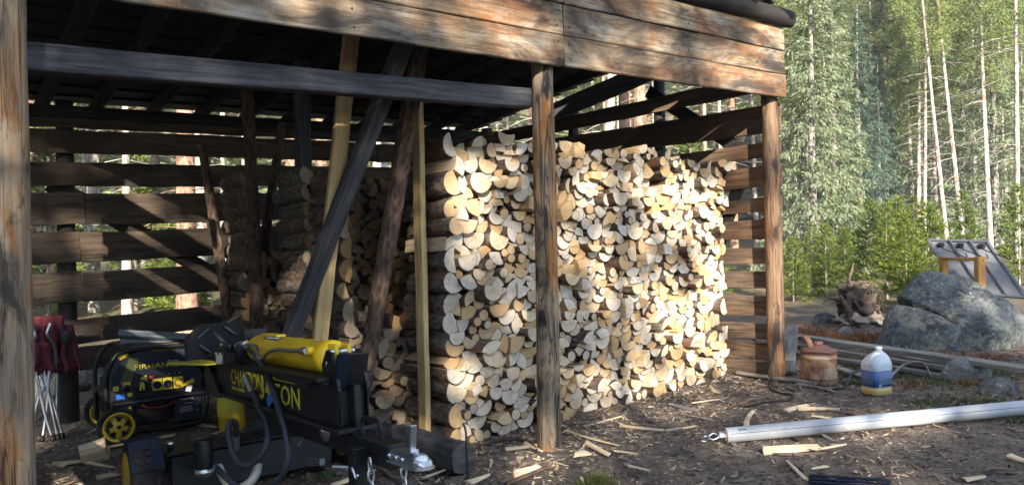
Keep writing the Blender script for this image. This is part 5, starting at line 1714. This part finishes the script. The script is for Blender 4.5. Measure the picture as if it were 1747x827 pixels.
# ================================================================== BOULDER AND ROCKS
def rock_mat(name, base, light, dark, lich):
    g = G(name)
    p = g.obj()
    n1 = g.noise(p, 3.2, 8, .68, .3); n2 = g.noise(p, 26, 6, .75); n3 = g.noise(p, 8.5, 5, .6, .6)
    c = g.ramp(g.math('ADD', g.math('MULTIPLY', n1, .5), g.math('MULTIPLY', n2, .5)), [(.34, dark), (.48, base), (.66, light)])
    k = g.ramp(g.math('ADD', g.math('MULTIPLY', n3, .6), g.math('MULTIPLY', g.noise(p, 38, 4, .7), .4)), [(.52, 0.0), (.555, .8)])
    c = g.mix(k, c, lich)
    k = g.ramp(g.vor(g.mapping(p, (1, 1, 1)), 11), [(.10, .7), (.17, 0.0)])
    c = g.mix(k, c, tuple(min(1, q * 1.35) for q in light))
    k = g.ramp(g.noise(p, 5.0, 6, .7), [(.56, 0.0), (.66, .85)])
    c = g.mix(k, c, dark)
    sp_ = g.ramp(g.vor(p, 75), [(.05, 1.0), (.16, 0.0)])
    c = g.mix(g.math('MULTIPLY', sp_, .35), c, (.02, .02, .022))
    g.bump(g.math('ADD', g.math('MULTIPLY', n1, .8), g.math('MULTIPLY', n2, .6)), 1.0, .05)
    return g.done(c, .9, 0, .2)
m_rock = rock_mat('lichen_granite', (.085, .088, .09), (.24, .24, .225), (.016, .017, .02), (.19, .205, .155))
m_rock_pale = rock_mat('pale_granite', (.17, .165, .155), (.3, .29, .27), (.06, .058, .055), (.2, .215, .19))
def rock(name, label, outline, px_c, D, depth, mat, sub=5, amp=.05, crack=False, seed=0.0, lift=0.0):
    """boulder: an outline in metres (x, z about its centre) given a real thickness"""
    bm = bmesh.new(); bmesh.ops.create_icosphere(bm, subdivisions=sub, radius=1)
    ang = sorted([(math.atan2(z, x) % (2 * math.pi), math.hypot(x, z)) for x, z in outline])
    def rad(a):
        a %= 2 * math.pi
        for i in range(len(ang)):
            a0, r0 = ang[i]; a1, r1 = ang[(i + 1) % len(ang)]
            if i == len(ang) - 1: a1 += 2 * math.pi
            aa = a if a >= a0 or i < len(ang) - 1 else a + 2 * math.pi
            if i == len(ang) - 1 and a < ang[0][0]: aa = a + 2 * math.pi
            if a0 <= aa <= a1:
                t = (aa - a0) / max(1e-6, a1 - a0); t = t * t * (3 - 2 * t)
                return r0 + (r1 - r0) * t
        return ang[0][1]
    mb = MB()
    fr_ = random.Random(int(seed * 7) + 3)
    ext = max(r for _, r in ang) * .8
    facets = []
    for _ in range(16):
        n_ = Vector((fr_.uniform(-.8, .8), fr_.uniform(-1.2, -.6), fr_.uniform(-.2, .8))).normalized()
        facets.append((n_, fr_.uniform(.5, .74)))
    for v in bm.verts:
        d = v.co.normalized()
        a = math.atan2(d.z, d.x); r = rad(a)
        fl = math.sqrt(d.x ** 2 + d.z ** 2)
        q = Vector((d.x * r, d.y * depth * (1 - .25 * max(0, d.z)), d.z * r))
        nz = mnoise.noise(q * 1.6 + Vector((seed, 0, 0))) * 1.0 + .9 * abs(mnoise.noise(q * 2.7 + Vector((seed, 3, 1)))) + .5 * mnoise.noise(q * 4.2 + Vector((seed, 5, 0))) + .25 * mnoise.noise(q * 11 + Vector((seed, 9, 2)))
        # flattened facets
        q = q * (1 + amp * nz) + Vector((0, .04 * mnoise.noise(q * 2.3), 0))
        for n_, k_2 in facets:
            over = q.dot(n_) - k_2 * ext
            if over > 0: q -= n_ * over * .8
        if crack:
            e = (q.z - .10 + (q.x + .33) * .62) + .03 * mnoise.noise(q * 5)
            if q.x < -.22:
                wgt = 1 - sstep(-.42, -.22, q.x)
                q *= 1 - .16 * wgt * math.exp(-(e / .028) ** 2)
                if e < 0: q.y -= .10 * wgt * (1 if d.y < 0 else 0)
        mb.vert(q, (q.x, q.z))
    for f in bm.faces: mb.face([v.index for v in f.verts], 0, True)
    bm.free()
    o = mb.build(name, mat)
    c = px_c
    o.location = c + Vector((0, 0, lift))
    return tag(o, label, 'rock')
DB = 7.1
k_ = DB / F
bc = EYE + ray(1648, 560) * DB
rock('boulder', 'large grey lichen covered boulder with a cracked lower corner under the solar panel', [((x - 1648) * k_, -(y - 560) * k_) for x, y in ((1508, 598), (1518, 562), (1541, 505), (1566, 472), (1592, 460), (1628, 470), (1680, 500), (1722, 528), (1755, 562), (1775, 610), (1765, 650), (1650, 660), (1520, 640))], bc, DB, .62, m_rock, 6, .055, True, 2.0)
def small_rock(label, px, py, w, h, mat, seed, d=None, name='rock', lift=0):
    p = gnd(px, py)
    s = w / 2
    ol = [(-s, -.1 * h), (-s * .8, .35 * h), (-s * .3, .55 * h), (s * .3, .5 * h), (s * .75, .25 * h), (s, -.1 * h), (s * .6, -.5 * h), (-s * .6, -.5 * h)]
    return rock(name, label, ol, p + Vector((0, 0, h * .3 + lift)), 0, (d or w * .4), mat, 4, .12, False, seed)
small_rock('pale lichen rock by the end of the short plank below the boulder', 1650, 648, .36, .2, m_rock_pale, 3)
small_rock('flat mossy rock at the right edge below the boulder', 1708, 672, .3, .12, m_rock, 7)
small_rock('rounded pale rock wedged in the root wad', 1488, 545, .2, .2, m_rock_pale, 11, lift=.1)
small_rock('pale rock at the left foot of the root wad', 1410, 553, .36, .17, m_rock, 15)
small_rock('small pale rock on the red needles before the root wad', 1444, 573, .16, .13, m_rock_pale, 19)
for i, (px, D, w, h) in enumerate(((190, 7.6, .5, .3), (240, 7.9, .45, .35), (285, 8.1, .6, .35), (335, 8.3, .55, .4), (130, 7.8, .4, .3), (60, 7.4, .5, .35))):
    d = ray(px, 404); p = Vector((d.x * D, D, gz(d.x * D, D)))
    s = w / 2
    rock('rock', 'grey blue rock in the row behind the slatted back wall', [(-s, 0), (-s * .7, .4 * h), (0, .6 * h), (s * .7, .4 * h), (s, 0), (s * .5, -.4 * h), (-s * .5, -.4 * h)], p + Vector((0, 0, h * .45)), 0, w * .4, m_rock, 3, .15, False, i * 3.0)['group'] = 'rocks behind the back wall'

# ================================================================== ROOT WAD
m_root = bark_mat('old_root_wood', (.018, .013, .01), (.065, .045, .033), (.14, .105, .08), .8, .9)
m_rootpale = bark_mat('pale_root_wood', (.08, .058, .04), (.2, .155, .11), (.32, .26, .2), .6, .6)
sp_ = gnd(1458, 556); ssp = sp_.y / F
rw = thing('root_wad', 'upturned weathered tree stump with tangled dark roots beside the boulder', 'stump', sp_)
def RW(x, y, dy=0.0): return Vector(((x - 1458) * ssp, dy, -(y - 556) * ssp))
part('stump_mass', m_root, lambda mb: blob(mb, RW(1462, 522), (.19, .18, .23), 4.4, 5, .75, 3.4, 0, 0), rw)
part('root_crown', m_root, lambda mb: blob(mb, RW(1452, 500, -.02), (.11, .1, .12), 7.4, 4, .8, 4.5, 0, 0), rw)
part('earth_clod', m_rootpale, lambda mb: blob(mb, RW(1468, 548, -.06), (.27, .2, .13), 2.4, 5, .6, 3.2, 0, 0), rw)
part('split_root', m_root, lambda mb: tube(mb, smooth_path([RW(1441, 552, -.14), RW(1437, 525, -.16), RW(1424, 500, -.14)], 5), [.055, .045, .012], 10, 0, True, .06, True, None, .4), rw)
rr_ = random.Random(4)
for i in range(34):
    a = rr_.uniform(-.6, math.pi + .3) * rr_.choice((1, .5)); L = rr_.uniform(.12, .42)
    c = RW(1465 + rr_.uniform(-14, 16), 508 + rr_.uniform(-10, 30), rr_.uniform(-.15, .1))
    d = Vector((math.cos(a), rr_.uniform(-.6, .4), math.sin(a) * .8))
    pts = [c, c + d * L * .4 + Vector((rr_.uniform(-.05, .05), 0, rr_.uniform(-.05, .08))), c + d * L * .7 + Vector((rr_.uniform(-.08, .08), rr_.uniform(-.05, .05), rr_.uniform(-.1, .08))), c + d * L + Vector((rr_.uniform(-.1, .1), 0, rr_.uniform(-.16, .04)))]
    part('root', m_root, lambda mb: tube(mb, smooth_path(pts, 4), [rr_.uniform(.007, .02), .003], 7, 0, True, .08), rw)
part('root', m_root, lambda mb: tube(mb, smooth_path([RW(1446, 492), RW(1450, 475), RW(1455, 462), RW(1458, 447)], 5), [.025, .018, .006], 8, 0, True, .08), rw)
part('root', m_root, lambda mb: tube(mb, smooth_path([RW(1452, 490), RW(1462, 485), RW(1468, 478)], 5), [.02, .006], 8, 0, True, .08), rw)

# ================================================================== SOLAR PANEL
DP = 8.9
def PP(x, y, D=DP): return EYE + ray(x, y) * D
pt0, pt1 = PP(1584, 410, 9.3), PP(1685, 413, 8.75)
pb1 = PP(1752, 508, 8.05); pb0 = pt0 + (pb1 - pt1)
so = Vector((pt0.x, pt0.y, gz(pt0.x, pt0.y)))
sol = thing('solar_panel', 'tilted solar panel seen from behind on orange wooden posts beyond the boulder', 'solar panel', so)
m_backsheet = paint('panel_backsheet', (.17, .17, .178), .6, .2)
m_alframe = paint('panel_frame', (.12, .12, .127), .5, .1, .2)
ex = (pt1 - pt0); ey = (pb1 - pt1); nn = ex.cross(ey).normalized()
if nn.y > 0: nn = -nn                            # towards the camera = the back side
Rm = Matrix((ex.normalized(), (ey - ex.normalized() * ey.dot(ex.normalized())).normalized(), nn)).transposed()
cen = (pt0 + pb1) / 2 - so
def slab(mb, off, t):
    A = [pt0 - so, pt1 - so, pb1 - so, pb0 - so]
    a = [mb.vert(p + nn * off) for p in A]; b = [mb.vert(p + nn * (off + t)) for p in A]
    for i in range(4): mb.face((a[i], a[(i + 1) % 4], b[(i + 1) % 4], b[i]))
    mb.face(a[::-1]); mb.face(b)
o = part('backsheet', m_backsheet, lambda mb: slab(mb, -.012, .012), sol); fix_normals(o)
for a, b in ((pt0, pt1), (pt1, pb1), (pb1, pb0), (pb0, pt0)):
    part('frame_rail', m_alframe, lambda mb: board(mb, a - so + nn * .006, b - so + nn * .006, .03, .035, nn, 2, 0), sol)
for t in (.38, .72):
    part('support_rail', m_alframe, lambda mb: board(mb, pt0.lerp(pt1, t) - so + nn * .02, pb0.lerp(pb1, t) - so + nn * .012, .03, .02, nn, 2, 0), sol)
for t in (.17, .5, .85):
    q = pt0.lerp(pt1, t) + ey * .1 - so + nn * .014
    jb = part('junction_box', m_black_matte, lambda mb: box(mb, q, (.075, .06, .03), Rm, bev=.006), sol)
    pts = [q + nn * .02, q + ey * .12 + nn * .06, q + ey * .25 + ex * .12 + nn * .12, q + ey * .32 + ex * .3 + nn * .1, q + ey * .18 + ex * .34 + nn * .04]
    part('panel_cable', m_black_matte, lambda mb: tube(mb, smooth_path(pts, 6), .006, 6), jb)
for (x, ytop, D, w_) in ((1610, 438, 8.85, .075), (1671, 438, 8.35, .085)):
    top = PP(x, ytop, D); ft_ = Vector((top.x, top.y, gz(top.x, top.y) - .1))
    part('support_post', m_panelpost, lambda mb: board(mb, ft_ - so, top - so, w_, w_, Vector((1, 0, 0)), 5, .002), sol)
a, b = PP(1606, 440, 8.86), PP(1675, 441, 8.36)
part('cross_rail', m_panelpost, lambda mb: board(mb, a - so + Vector((0, -.06, -.01)), b - so + Vector((0, -.06, -.01)), .04, .035, ZD, 3, .001), sol)

# ================================================================== LUMBER, STICKS
def plank(label, a, b, w, t, h0, h1, mat=m_greyplank, wd=None, name='plank', cat='plank', n=14):
    p = gnd(*a); q = gnd(*b); p = p + Vector((0, 0, h0)); q = q + Vector((0, 0, h1))
    mb = MB(); ax = q - p
    board(mb, Vector((0, 0, 0)), ax, w, t, wd or ax.cross(ZD), n, .004)
    o = mb.build(name, mat); o.location = p
    return tag(o, label, cat)
plank('long grey weathered plank, topmost of the lumber behind the fuel can', (1338, 592), (1790, 668), .15, .04, .13, .13)
plank('long grey plank under the topmost plank behind the fuel can', (1342, 598), (1640, 646), .14, .04, .07, .07)
plank('grey plank on the ground at the front of the lumber pile', (1350, 604), (1625, 648), .12, .04, .022, .022)
plank('short grey plank on the ground between jug and boulder', (1545, 622), (1672, 646), .1, .05, .05, .03)
plank('grey plank end sticking out below the fuel can', (1395, 622), (1478, 648), .09, .03, .02, .02)
plank('grey plank leaning on the outside of the right corner post', (1342, 640), (1352, 600), .12, .03, .02, .25)
def stick(label, pts, r0, r1, mat=m_trunk_grey, name='stick', cat='stick'):
    P = [gnd(x, y) + Vector((0, 0, h)) for x, y, h in pts]
    base = P[0].copy()
    mb = MB(); tube(mb, smooth_path([p - base for p in P], 5), [r0, r1], 9, 0, True, .05, True, None, .2)
    o = mb.build(name, mat); o.location = base
    return tag(o, label, cat)
stick('thick grey branch at the foot of the right corner post', [(1258, 640, .02), (1320, 650, .025), (1368, 655, .022), (1392, 658, .02)], .02, .016)
stick('thin grey branch below the rusty fuel can', [(1362, 660, .02), (1395, 664, .015), (1428, 672, .012)], .016, .01)
stick('curved dark branch on the ground left of the middle post', [(752, 800, .02), (800, 772, .02), (850, 757, .025), (895, 755, .02), (918, 772, .015)], .016, .008, m_bark_dark)
stick('dark bent twig at the bottom, before the middle post', [(862, 830, .01), (905, 815, .02), (930, 803, .015), (946, 800, .01)], .014, .006, m_bark_dark)
stick('long thin twig in front of the right part of the stack', [(1175, 722, .01), (1230, 703, .015), (1292, 688, .01)], .01, .005, m_bark_dark)
stick('short grey stick near the stack, left of the long twig', [(1150, 696, .02), (1190, 704, .015)], .016, .012)
stick('dark stick in the grass below the small mossy rock', [(1618, 703, .02), (1642, 686, .05)], .014, .008, m_bark_dark)
mb = MB(); q = gnd(1315, 668)
tube(mb, smooth_path([gnd(x, y) + Vector((0, 0, .012)) - q for x, y in ((1318, 650), (1312, 662), (1330, 672), (1352, 676), (1350, 684), (1325, 687), (1300, 690), (1272, 697))], 6), .008, 8)
o = mb.build('cable', m_black_matte); o.location = q
tag(o, 'loop of black cable on the ground at the right corner post', 'cable')
mb = MB(); q = gnd(1440, 655)
tube(mb, smooth_path([gnd(x, y) + Vector((0, 0, h)) - q for x, y, h in ((1408, 668, .01), (1440, 662, .01), (1452, 648, .04), (1470, 640, .05), (1490, 644, .03))], 6), .009, 8)
o = mb.build('cable', m_black_matte); o.location = q
tag(o, 'black hose between the fuel can and the jug', 'hose')
stick('bare grey branch arching over the planks right of the jug', [(1520, 645, .02), (1545, 640, .09), (1575, 640, .1), (1590, 650, .03)], .012, .006)

# ================================================================== WOOD SCRAPS
sr = random.Random(21)
def scrap(label, x0, y0, x1, y1, w, t=.02, mat=m_scrap, lift=.012, name='wood_scrap', split=False):
    """a riven splinter: straight, angular, with slanting broken ends"""
    p = gnd(x0, y0) + Vector((0, 0, lift)); q = gnd(x1, y1) + Vector((0, 0, lift + sr.uniform(0, .012)))
    ax = q - p; L = ax.length; ax.normalize()
    sd = ZD.cross(ax).normalized(); up = ax.cross(sd)
    mb = MB(); r = sr.random(); uo = sr.random() * 9
    w0 = w * sr.uniform(.75, 1.0); w1 = w * sr.uniform(.25, .8)
    if sr.random() < .5: w0, w1 = w1, w0
    roll = sr.uniform(-.35, .35); tw = sr.uniform(-.15, .15); k0 = sr.uniform(-.9, .9); k1 = sr.uniform(-.9, .9)
    bend = sr.uniform(-.04, .04) * L
    sec = [(-1, -.7), (.2, -1), (1, -.3), (.7, .8), (-.4, 1), (-1, .4)]
    sec = [(x * sr.uniform(.8, 1.05), z * sr.uniform(.7, 1.1)) for x, z in sec]
    rings = []
    for s in (0, .3, .65, 1):
        ww = (w0 + (w1 - w0) * s) / 2; tt = t / 2 * (1 - .35 * s)
        c = ax * (L * s) + sd * bend * math.sin(s * 3.1)
        a = roll + tw * s
        e1 = sd * math.cos(a) + up * math.sin(a); e2 = up * math.cos(a) - sd * math.sin(a)
        sk = (k0 if s == 0 else k1 if s == 1 else 0) * ww
        rings.append([mb.vert(c + e1 * x * ww + e2 * z * tt + ax * (x * sk + sr.uniform(-.004, .004)), (uo + L * s, x * ww + z * tt), r) for x, z in sec])
    for A, B in zip(rings, rings[1:]):
        for i in range(6): mb.face((A[i], A[(i + 1) % 6], B[(i + 1) % 6], B[i]), 0)
    mb.face(rings[0][::-1]); mb.face(rings[-1])
    o = mb.build(name, mat); o.location = p
    tag(o, label, 'wood scrap')
    return o
m_barkscrap = bark_mat('bark_scrap', (.035, .022, .016), (.115, .075, .052), (.2, .14, .1), 1.0, .8)
SC = [ # label, x0, y0, x1, y1, width, kind
    ('long pale splinter at the foot of the middle post', 862, 769, 945, 757, .05, 0),
    ('pale splinter crossing the one at the middle post', 896, 758, 925, 775, .035, 0),
    ('bundle of white splinters before the fallen log', 876, 812, 918, 800, .09, 0),
    ('white chip left of the bundle of splinters', 836, 800, 838, 790, .03, 0),
    ('pale strip at the bottom, by the fallen log', 800, 826, 836, 813, .06, 0),
    ('thick squared pale billet lying right of the middle post', 1000, 757, 1040, 781, .05, 0),
    ('long pale splinter behind the squared billet', 970, 738, 1056, 763, .035, 0),
    ('pale splinter by the front of the stack, right of the middle post', 1002, 728, 1058, 715, .05, 0),
    ('flat pale chip left of the squared billet', 981, 778, 1002, 775, .07, 0),
    ('long thin pale splinter in the open ground', 1058, 728, 1132, 738, .03, 0),
    ('pale pointed splinter left of the pipe end', 1134, 737, 1188, 730, .03, 0),
    ('white chip at the bottom, below the squared billet', 1072, 798, 1108, 806, .045, 0),
    ('slender pale splinter pointing at the squared billet', 1048, 772, 1088, 777, .02, 0),
    ('pale splinter standing on end behind the pipe end', 1273, 732, 1287, 702, .045, 0),
    ('pale board fragment in front of the pipe', 1302, 772, 1398, 766, .09, 0),
    ('reddish edge strip along the board fragment before the pipe', 1328, 778, 1406, 777, .02, 1),
    ('pale splinter pointing right from the board fragment', 1398, 769, 1444, 762, .022, 0),
    ('narrow white splinter beside the ribbed tray', 1343, 790, 1376, 824, .03, 0),
    ('white chip right of the narrow splinter', 1384, 803, 1408, 799, .06, 0),
    ('grey splinter pair behind the pipe, nearest the pipe', 1340, 703, 1378, 694, .05, 0),
    ('long reddish splinter behind the pipe', 1410, 703, 1472, 714, .05, 1),
    ('pale splinter lying on the reddish splinter', 1360, 699, 1432, 701, .05, 0),
    ('white curled splinter behind the pipe', 1386, 712, 1430, 720, .045, 0),
    ('long thin brown splinter by the cable loop', 1258, 690, 1318, 676, .05, 1),
    ('small pale triangular chip in front of the stack', 1212, 660, 1224, 672, .07, 0),
    ('white chip at the right edge below the pipe', 1722, 780, 1750, 792, .06, 0),
    ('white chunk at the bottom right corner', 1645, 822, 1680, 820, .07, 0),
    ('grey stick at the bottom right', 1692, 804, 1735, 809, .03, 1),
    ('pale splinter near the bottom of the stack, far right', 1180, 690, 1228, 684, .03, 0),
    ('pale split board on the ground before the generator', 95, 795, 170, 785, .1, 0),
    ('pale strip touching the splitter fender', 150, 790, 192, 802, .05, 0),
    ('yellowish block of split wood before the generator', 92, 793, 112, 796, .08, 0),
    ('pale scrap left of the fender wheel', 165, 818, 196, 812, .12, 0),
    ('thick pale slab against the fender', 160, 770, 215, 760, .09, 0),
    ('pale chips board behind the splitter tank', 250, 752, 298, 745, .07, 0),
    ('pale scrap beside the yellow bucket', 340, 726, 368, 731, .06, 0),
    ('pale board under the splitter tongue', 565, 832, 640, 806, .09, 0),
    ('pale splinter under the hitch coupler', 680, 802, 735, 806, .05, 0),
    ('pale splinter right of the stand leg', 648, 798, 690, 826, .05, 1),
    ('pale curl under the coupler tip', 722, 818, 760, 806, .05, 0),
    ('orange split piece under the splitter engine', 548, 795, 570, 806, .1, 1),
    ('pale chunk under the splitter beam', 556, 772, 576, 778, .07, 0)]
for lb, x0, y0, x1, y1, w, kd in SC:
    scrap(lb, x0, y0, x1, y1, w, .016 if w < .08 else .024, m_barkscrap if kd else m_scrap)
# the pale split block on the chips before the generator
q0 = gnd(140, 790) + Vector((0, 0, .05))
mb = MB(); board(mb, Vector((0, 0, 0)), Vector((.13, .06, .03)), .12, .1, Vector((.3, -.5, .8)), 3, .008)
o = mb.build('split_block', m_scrap); o.location = q0
tag(o, 'pale square split block on the chips in front of the generator wheel', 'wood block')
# fine litter nobody could count
def litter(name, label, n, area_fn, size, mats, flat, kindw, seed):
    r_ = np.random.RandomState(seed)
    V = []; Fc = []; RN = []; UVs = []
    cnt_ = 0
    while cnt_ < n:
        x, y = area_fn(r_)
        z = gz(x, y) + bumpy(x, y)
        L = size[0] * math.exp(r_.normal(0, .55)); w_ = size[1] * math.exp(r_.normal(0, .4)); t_ = size[2] * r_.uniform(.6, 1.4)
        a = r_.uniform(0, 6.28); tl = r_.normal(0, flat); rl = r_.normal(0, flat)
        ax = np.array([math.cos(a), math.sin(a), tl]); ax /= np.linalg.norm(ax)
        sd = np.array([-math.sin(a), math.cos(a), rl]); sd /= np.linalg.norm(sd)
        up = np.cross(ax, sd)
        c = np.array([x, y, z + t_ * .2 + abs(tl) * L * .28])
        b = len(V); rn = r_.rand(); uo = r_.rand() * 10
        k1 = r_.uniform(.2, .9)
        for (i, j, k) in ((-1, -1, -1), (1, -k1, -1), (1, k1, -1), (-1, 1, -1), (-1, -1, 1), (1, -k1, 1), (1, k1, 1), (-1, 1, 1)):
            V.append(c + ax * i * L / 2 + sd * j * w_ / 2 + up * k * t_ / 2); RN.append(rn); UVs.append((uo + i * L / 2, j * w_ / 2))
        for q in ((4, 5, 6, 7), (0, 1, 5, 4), (1, 2, 6, 5), (2, 3, 7, 6), (3, 0, 4, 7)):
            Fc.append(tuple(b + k for k in q))
        cnt_ += 1
    mb = MB(); mb.v = [tuple(v) for v in V]; mb.f = Fc; mb.m = [0] * len(Fc); mb.sm = [False] * len(Fc); mb.rn = RN; mb.uv = UVs
    o = mb.build(name, mats)
    return tag(o, label, 'litter', kind='stuff')
def chip_mat(name, cols):
    g = G(name)
    rn = g.attr('rnd')['Fac']
    f = g.noise(g.mapping(g.vadd(g.uv(), g.math('MULTIPLY', rn, 30.0)), (20, 160, 1)), 1, 4, .6)
    c = g.ramp(rn, [(i / (len(cols) - 1), c_) for i, c_ in enumerate(cols)])
    c = g.mix(g.ramp(f, [(.35, .6), (.6, 0.0)]), c, tuple(v * .45 for v in cols[0]))
    return g.done(c, .85, 0, .15)
m_chip = chip_mat('wood_chips', [(.22, .145, .08), (.34, .24, .145), (.46, .35, .22), (.54, .45, .33), (.24, .18, .12)])
m_duff = chip_mat('bark_litter', [(.045, .033, .026), (.1, .075, .057), (.16, .122, .095), (.25, .2, .155), (.13, .107, .09)])
def yard(r_):
    while True:
        x = r_.uniform(-4.2, 4.6); y = r_.uniform(2.3, 8.2)
        if abs(x) > .74 * y + .3: continue
        u, v, _ = inv((x, y, 0))
        if -.5 < u < 2.35 and .5 < v < 3.0: continue
        return x, y
def near_stack(r_):
    while True:
        if r_.rand() < .55:
            u = r_.uniform(-.9, 2.6); v = .45 - abs(r_.normal(0, .62))
        elif r_.rand() < .6:
            u = r_.normal(-1.9, .6); v = r_.normal(1.7, .9)
        else:
            u = r_.uniform(-.5, 2.2); v = r_.uniform(-1.9, .2)
        if v > 3.6 or u < -2.9: continue
        p = W(u, v, 0)
        if p.y < 2.2: continue
        return p.x, p.y
litter('bark_litter', 'dark bark bits and needles strewn over the yard', 17000, yard, (.026, .009, .004), m_duff, .22, 0, 5)
litter('wood_chips', 'pale wood chips and splinters strewn around the stack', 2300, near_stack, (.026, .009, .004), m_chip, .25, 0, 6)
litter('large_bark_flakes', 'flakes of brown bark strewn over the yard', 700, yard, (.06, .026, .006), m_duff, .2, 0, 8)
# grass, weeds
m_grass = needle_mat('grass_blades', [(.07, .09, .02), (.14, .15, .04), (.24, .21, .09)], .3)
m_weed = needle_mat('weed_leaves', [(.03, .05, .015), (.05, .08, .025), (.09, .1, .045), (.13, .11, .06)], .25)
m_redneedle = needle_mat('rusty_needles', [(.1, .035, .015), (.2, .08, .03), (.28, .14, .06)], .2)
def tuft(name, label, spots, mat, hgt, wid, cat, leafw):
    lf = Leafs()
    r_ = fr
    for px, py, rad_, n in spots:
        c = gnd(px, py)
        P_ = np.array(c)[None] + np.stack([r_.normal(0, rad_, n), r_.normal(0, rad_, n), np.zeros(n) - .005], 1)
        P_[:, 2] += GA * (P_[:, 0] - c.x)
        d = unit(np.stack([r_.normal(0, wid, n), r_.normal(0, wid, n), r_.uniform(.25, 1, n)], 1))
        s = unit(np.cross(d, r_.normal(0, 1, (n, 3))))
        lf.add(P_, d, s, hgt * r_.uniform(.4, 1.2, n), leafw * r_.uniform(.6, 1.3, n), r_.uniform(0, 1, n))
    o = bpy.data.objects.new(name, lf.mesh(name, mat)); col.objects.link(o)
    return tag(o, label, cat, kind='stuff')
tuft('grass', 'small clump of green grass at the bottom below the middle post', [(1015, 824, .045, 900)], m_grass, .055, .5, 'grass', .0016)
tuft('weeds', 'low green weeds around the planks and the boulder', [(1530, 640, .08, 220), (1560, 625, .1, 260), (1600, 655, .12, 300), (1640, 690, .14, 340), (1688, 690, .1, 260), (1565, 690, .06, 120), (1440, 640, .06, 130), (1450, 655, .05, 100), (1540, 600, .12, 300), (1500, 590, .12, 260), (1590, 615, .1, 240), (1725, 640, .12, 260), (1470, 626, .07, 130), (1680, 625, .1, 160), (1735, 720, .04, 60)], m_weed, .06, .8, 'weeds', .005)
tuft('dead_needles', 'rusty dead needles and twigs around the root wad', [(1400, 570, .18, 420), (1440, 575, .2, 420), (1480, 580, .16, 360), (1375, 562, .15, 260), (1520, 575, .15, 240), (1560, 660, .05, 90), (1660, 655, .05, 90), (1690, 610, .1, 120), (1600, 605, .1, 120)], m_redneedle, .07, .9, 'dead needles', .006)
tuft('weeds', 'green leaves on the ground under the splitter engine', [(548, 815, .03, 26)], m_weed, .08, .9, 'weeds', .016)

# ================================================================== AIR
m_air = bpy.data.materials.new('haze_air'); m_air.use_nodes = True
nt = m_air.node_tree; nt.nodes.clear()
pv = nt.nodes.new('ShaderNodeVolumePrincipled'); ou = nt.nodes.new('ShaderNodeOutputMaterial')
pv.inputs['Color'].default_value = (.92, .95, 1.0, 1); pv.inputs['Density'].default_value = HAZE; pv.inputs['Anisotropy'].default_value = .2
nt.links.new(pv.outputs[0], ou.inputs['Volume'])
zs = [v.co.z for v in ground.data.vertices]
mb = MB(); z0, z1 = min(zs) - 1.0, max(zs) + 30.0
box(mb, (30, 230, (z0 + z1) / 2), (960, 640, z1 - z0))
o = mb.build('haze', m_air); fix_normals(o)
tag(o, 'thin pale haze hanging in the air of the valley', 'haze', kind='stuff')
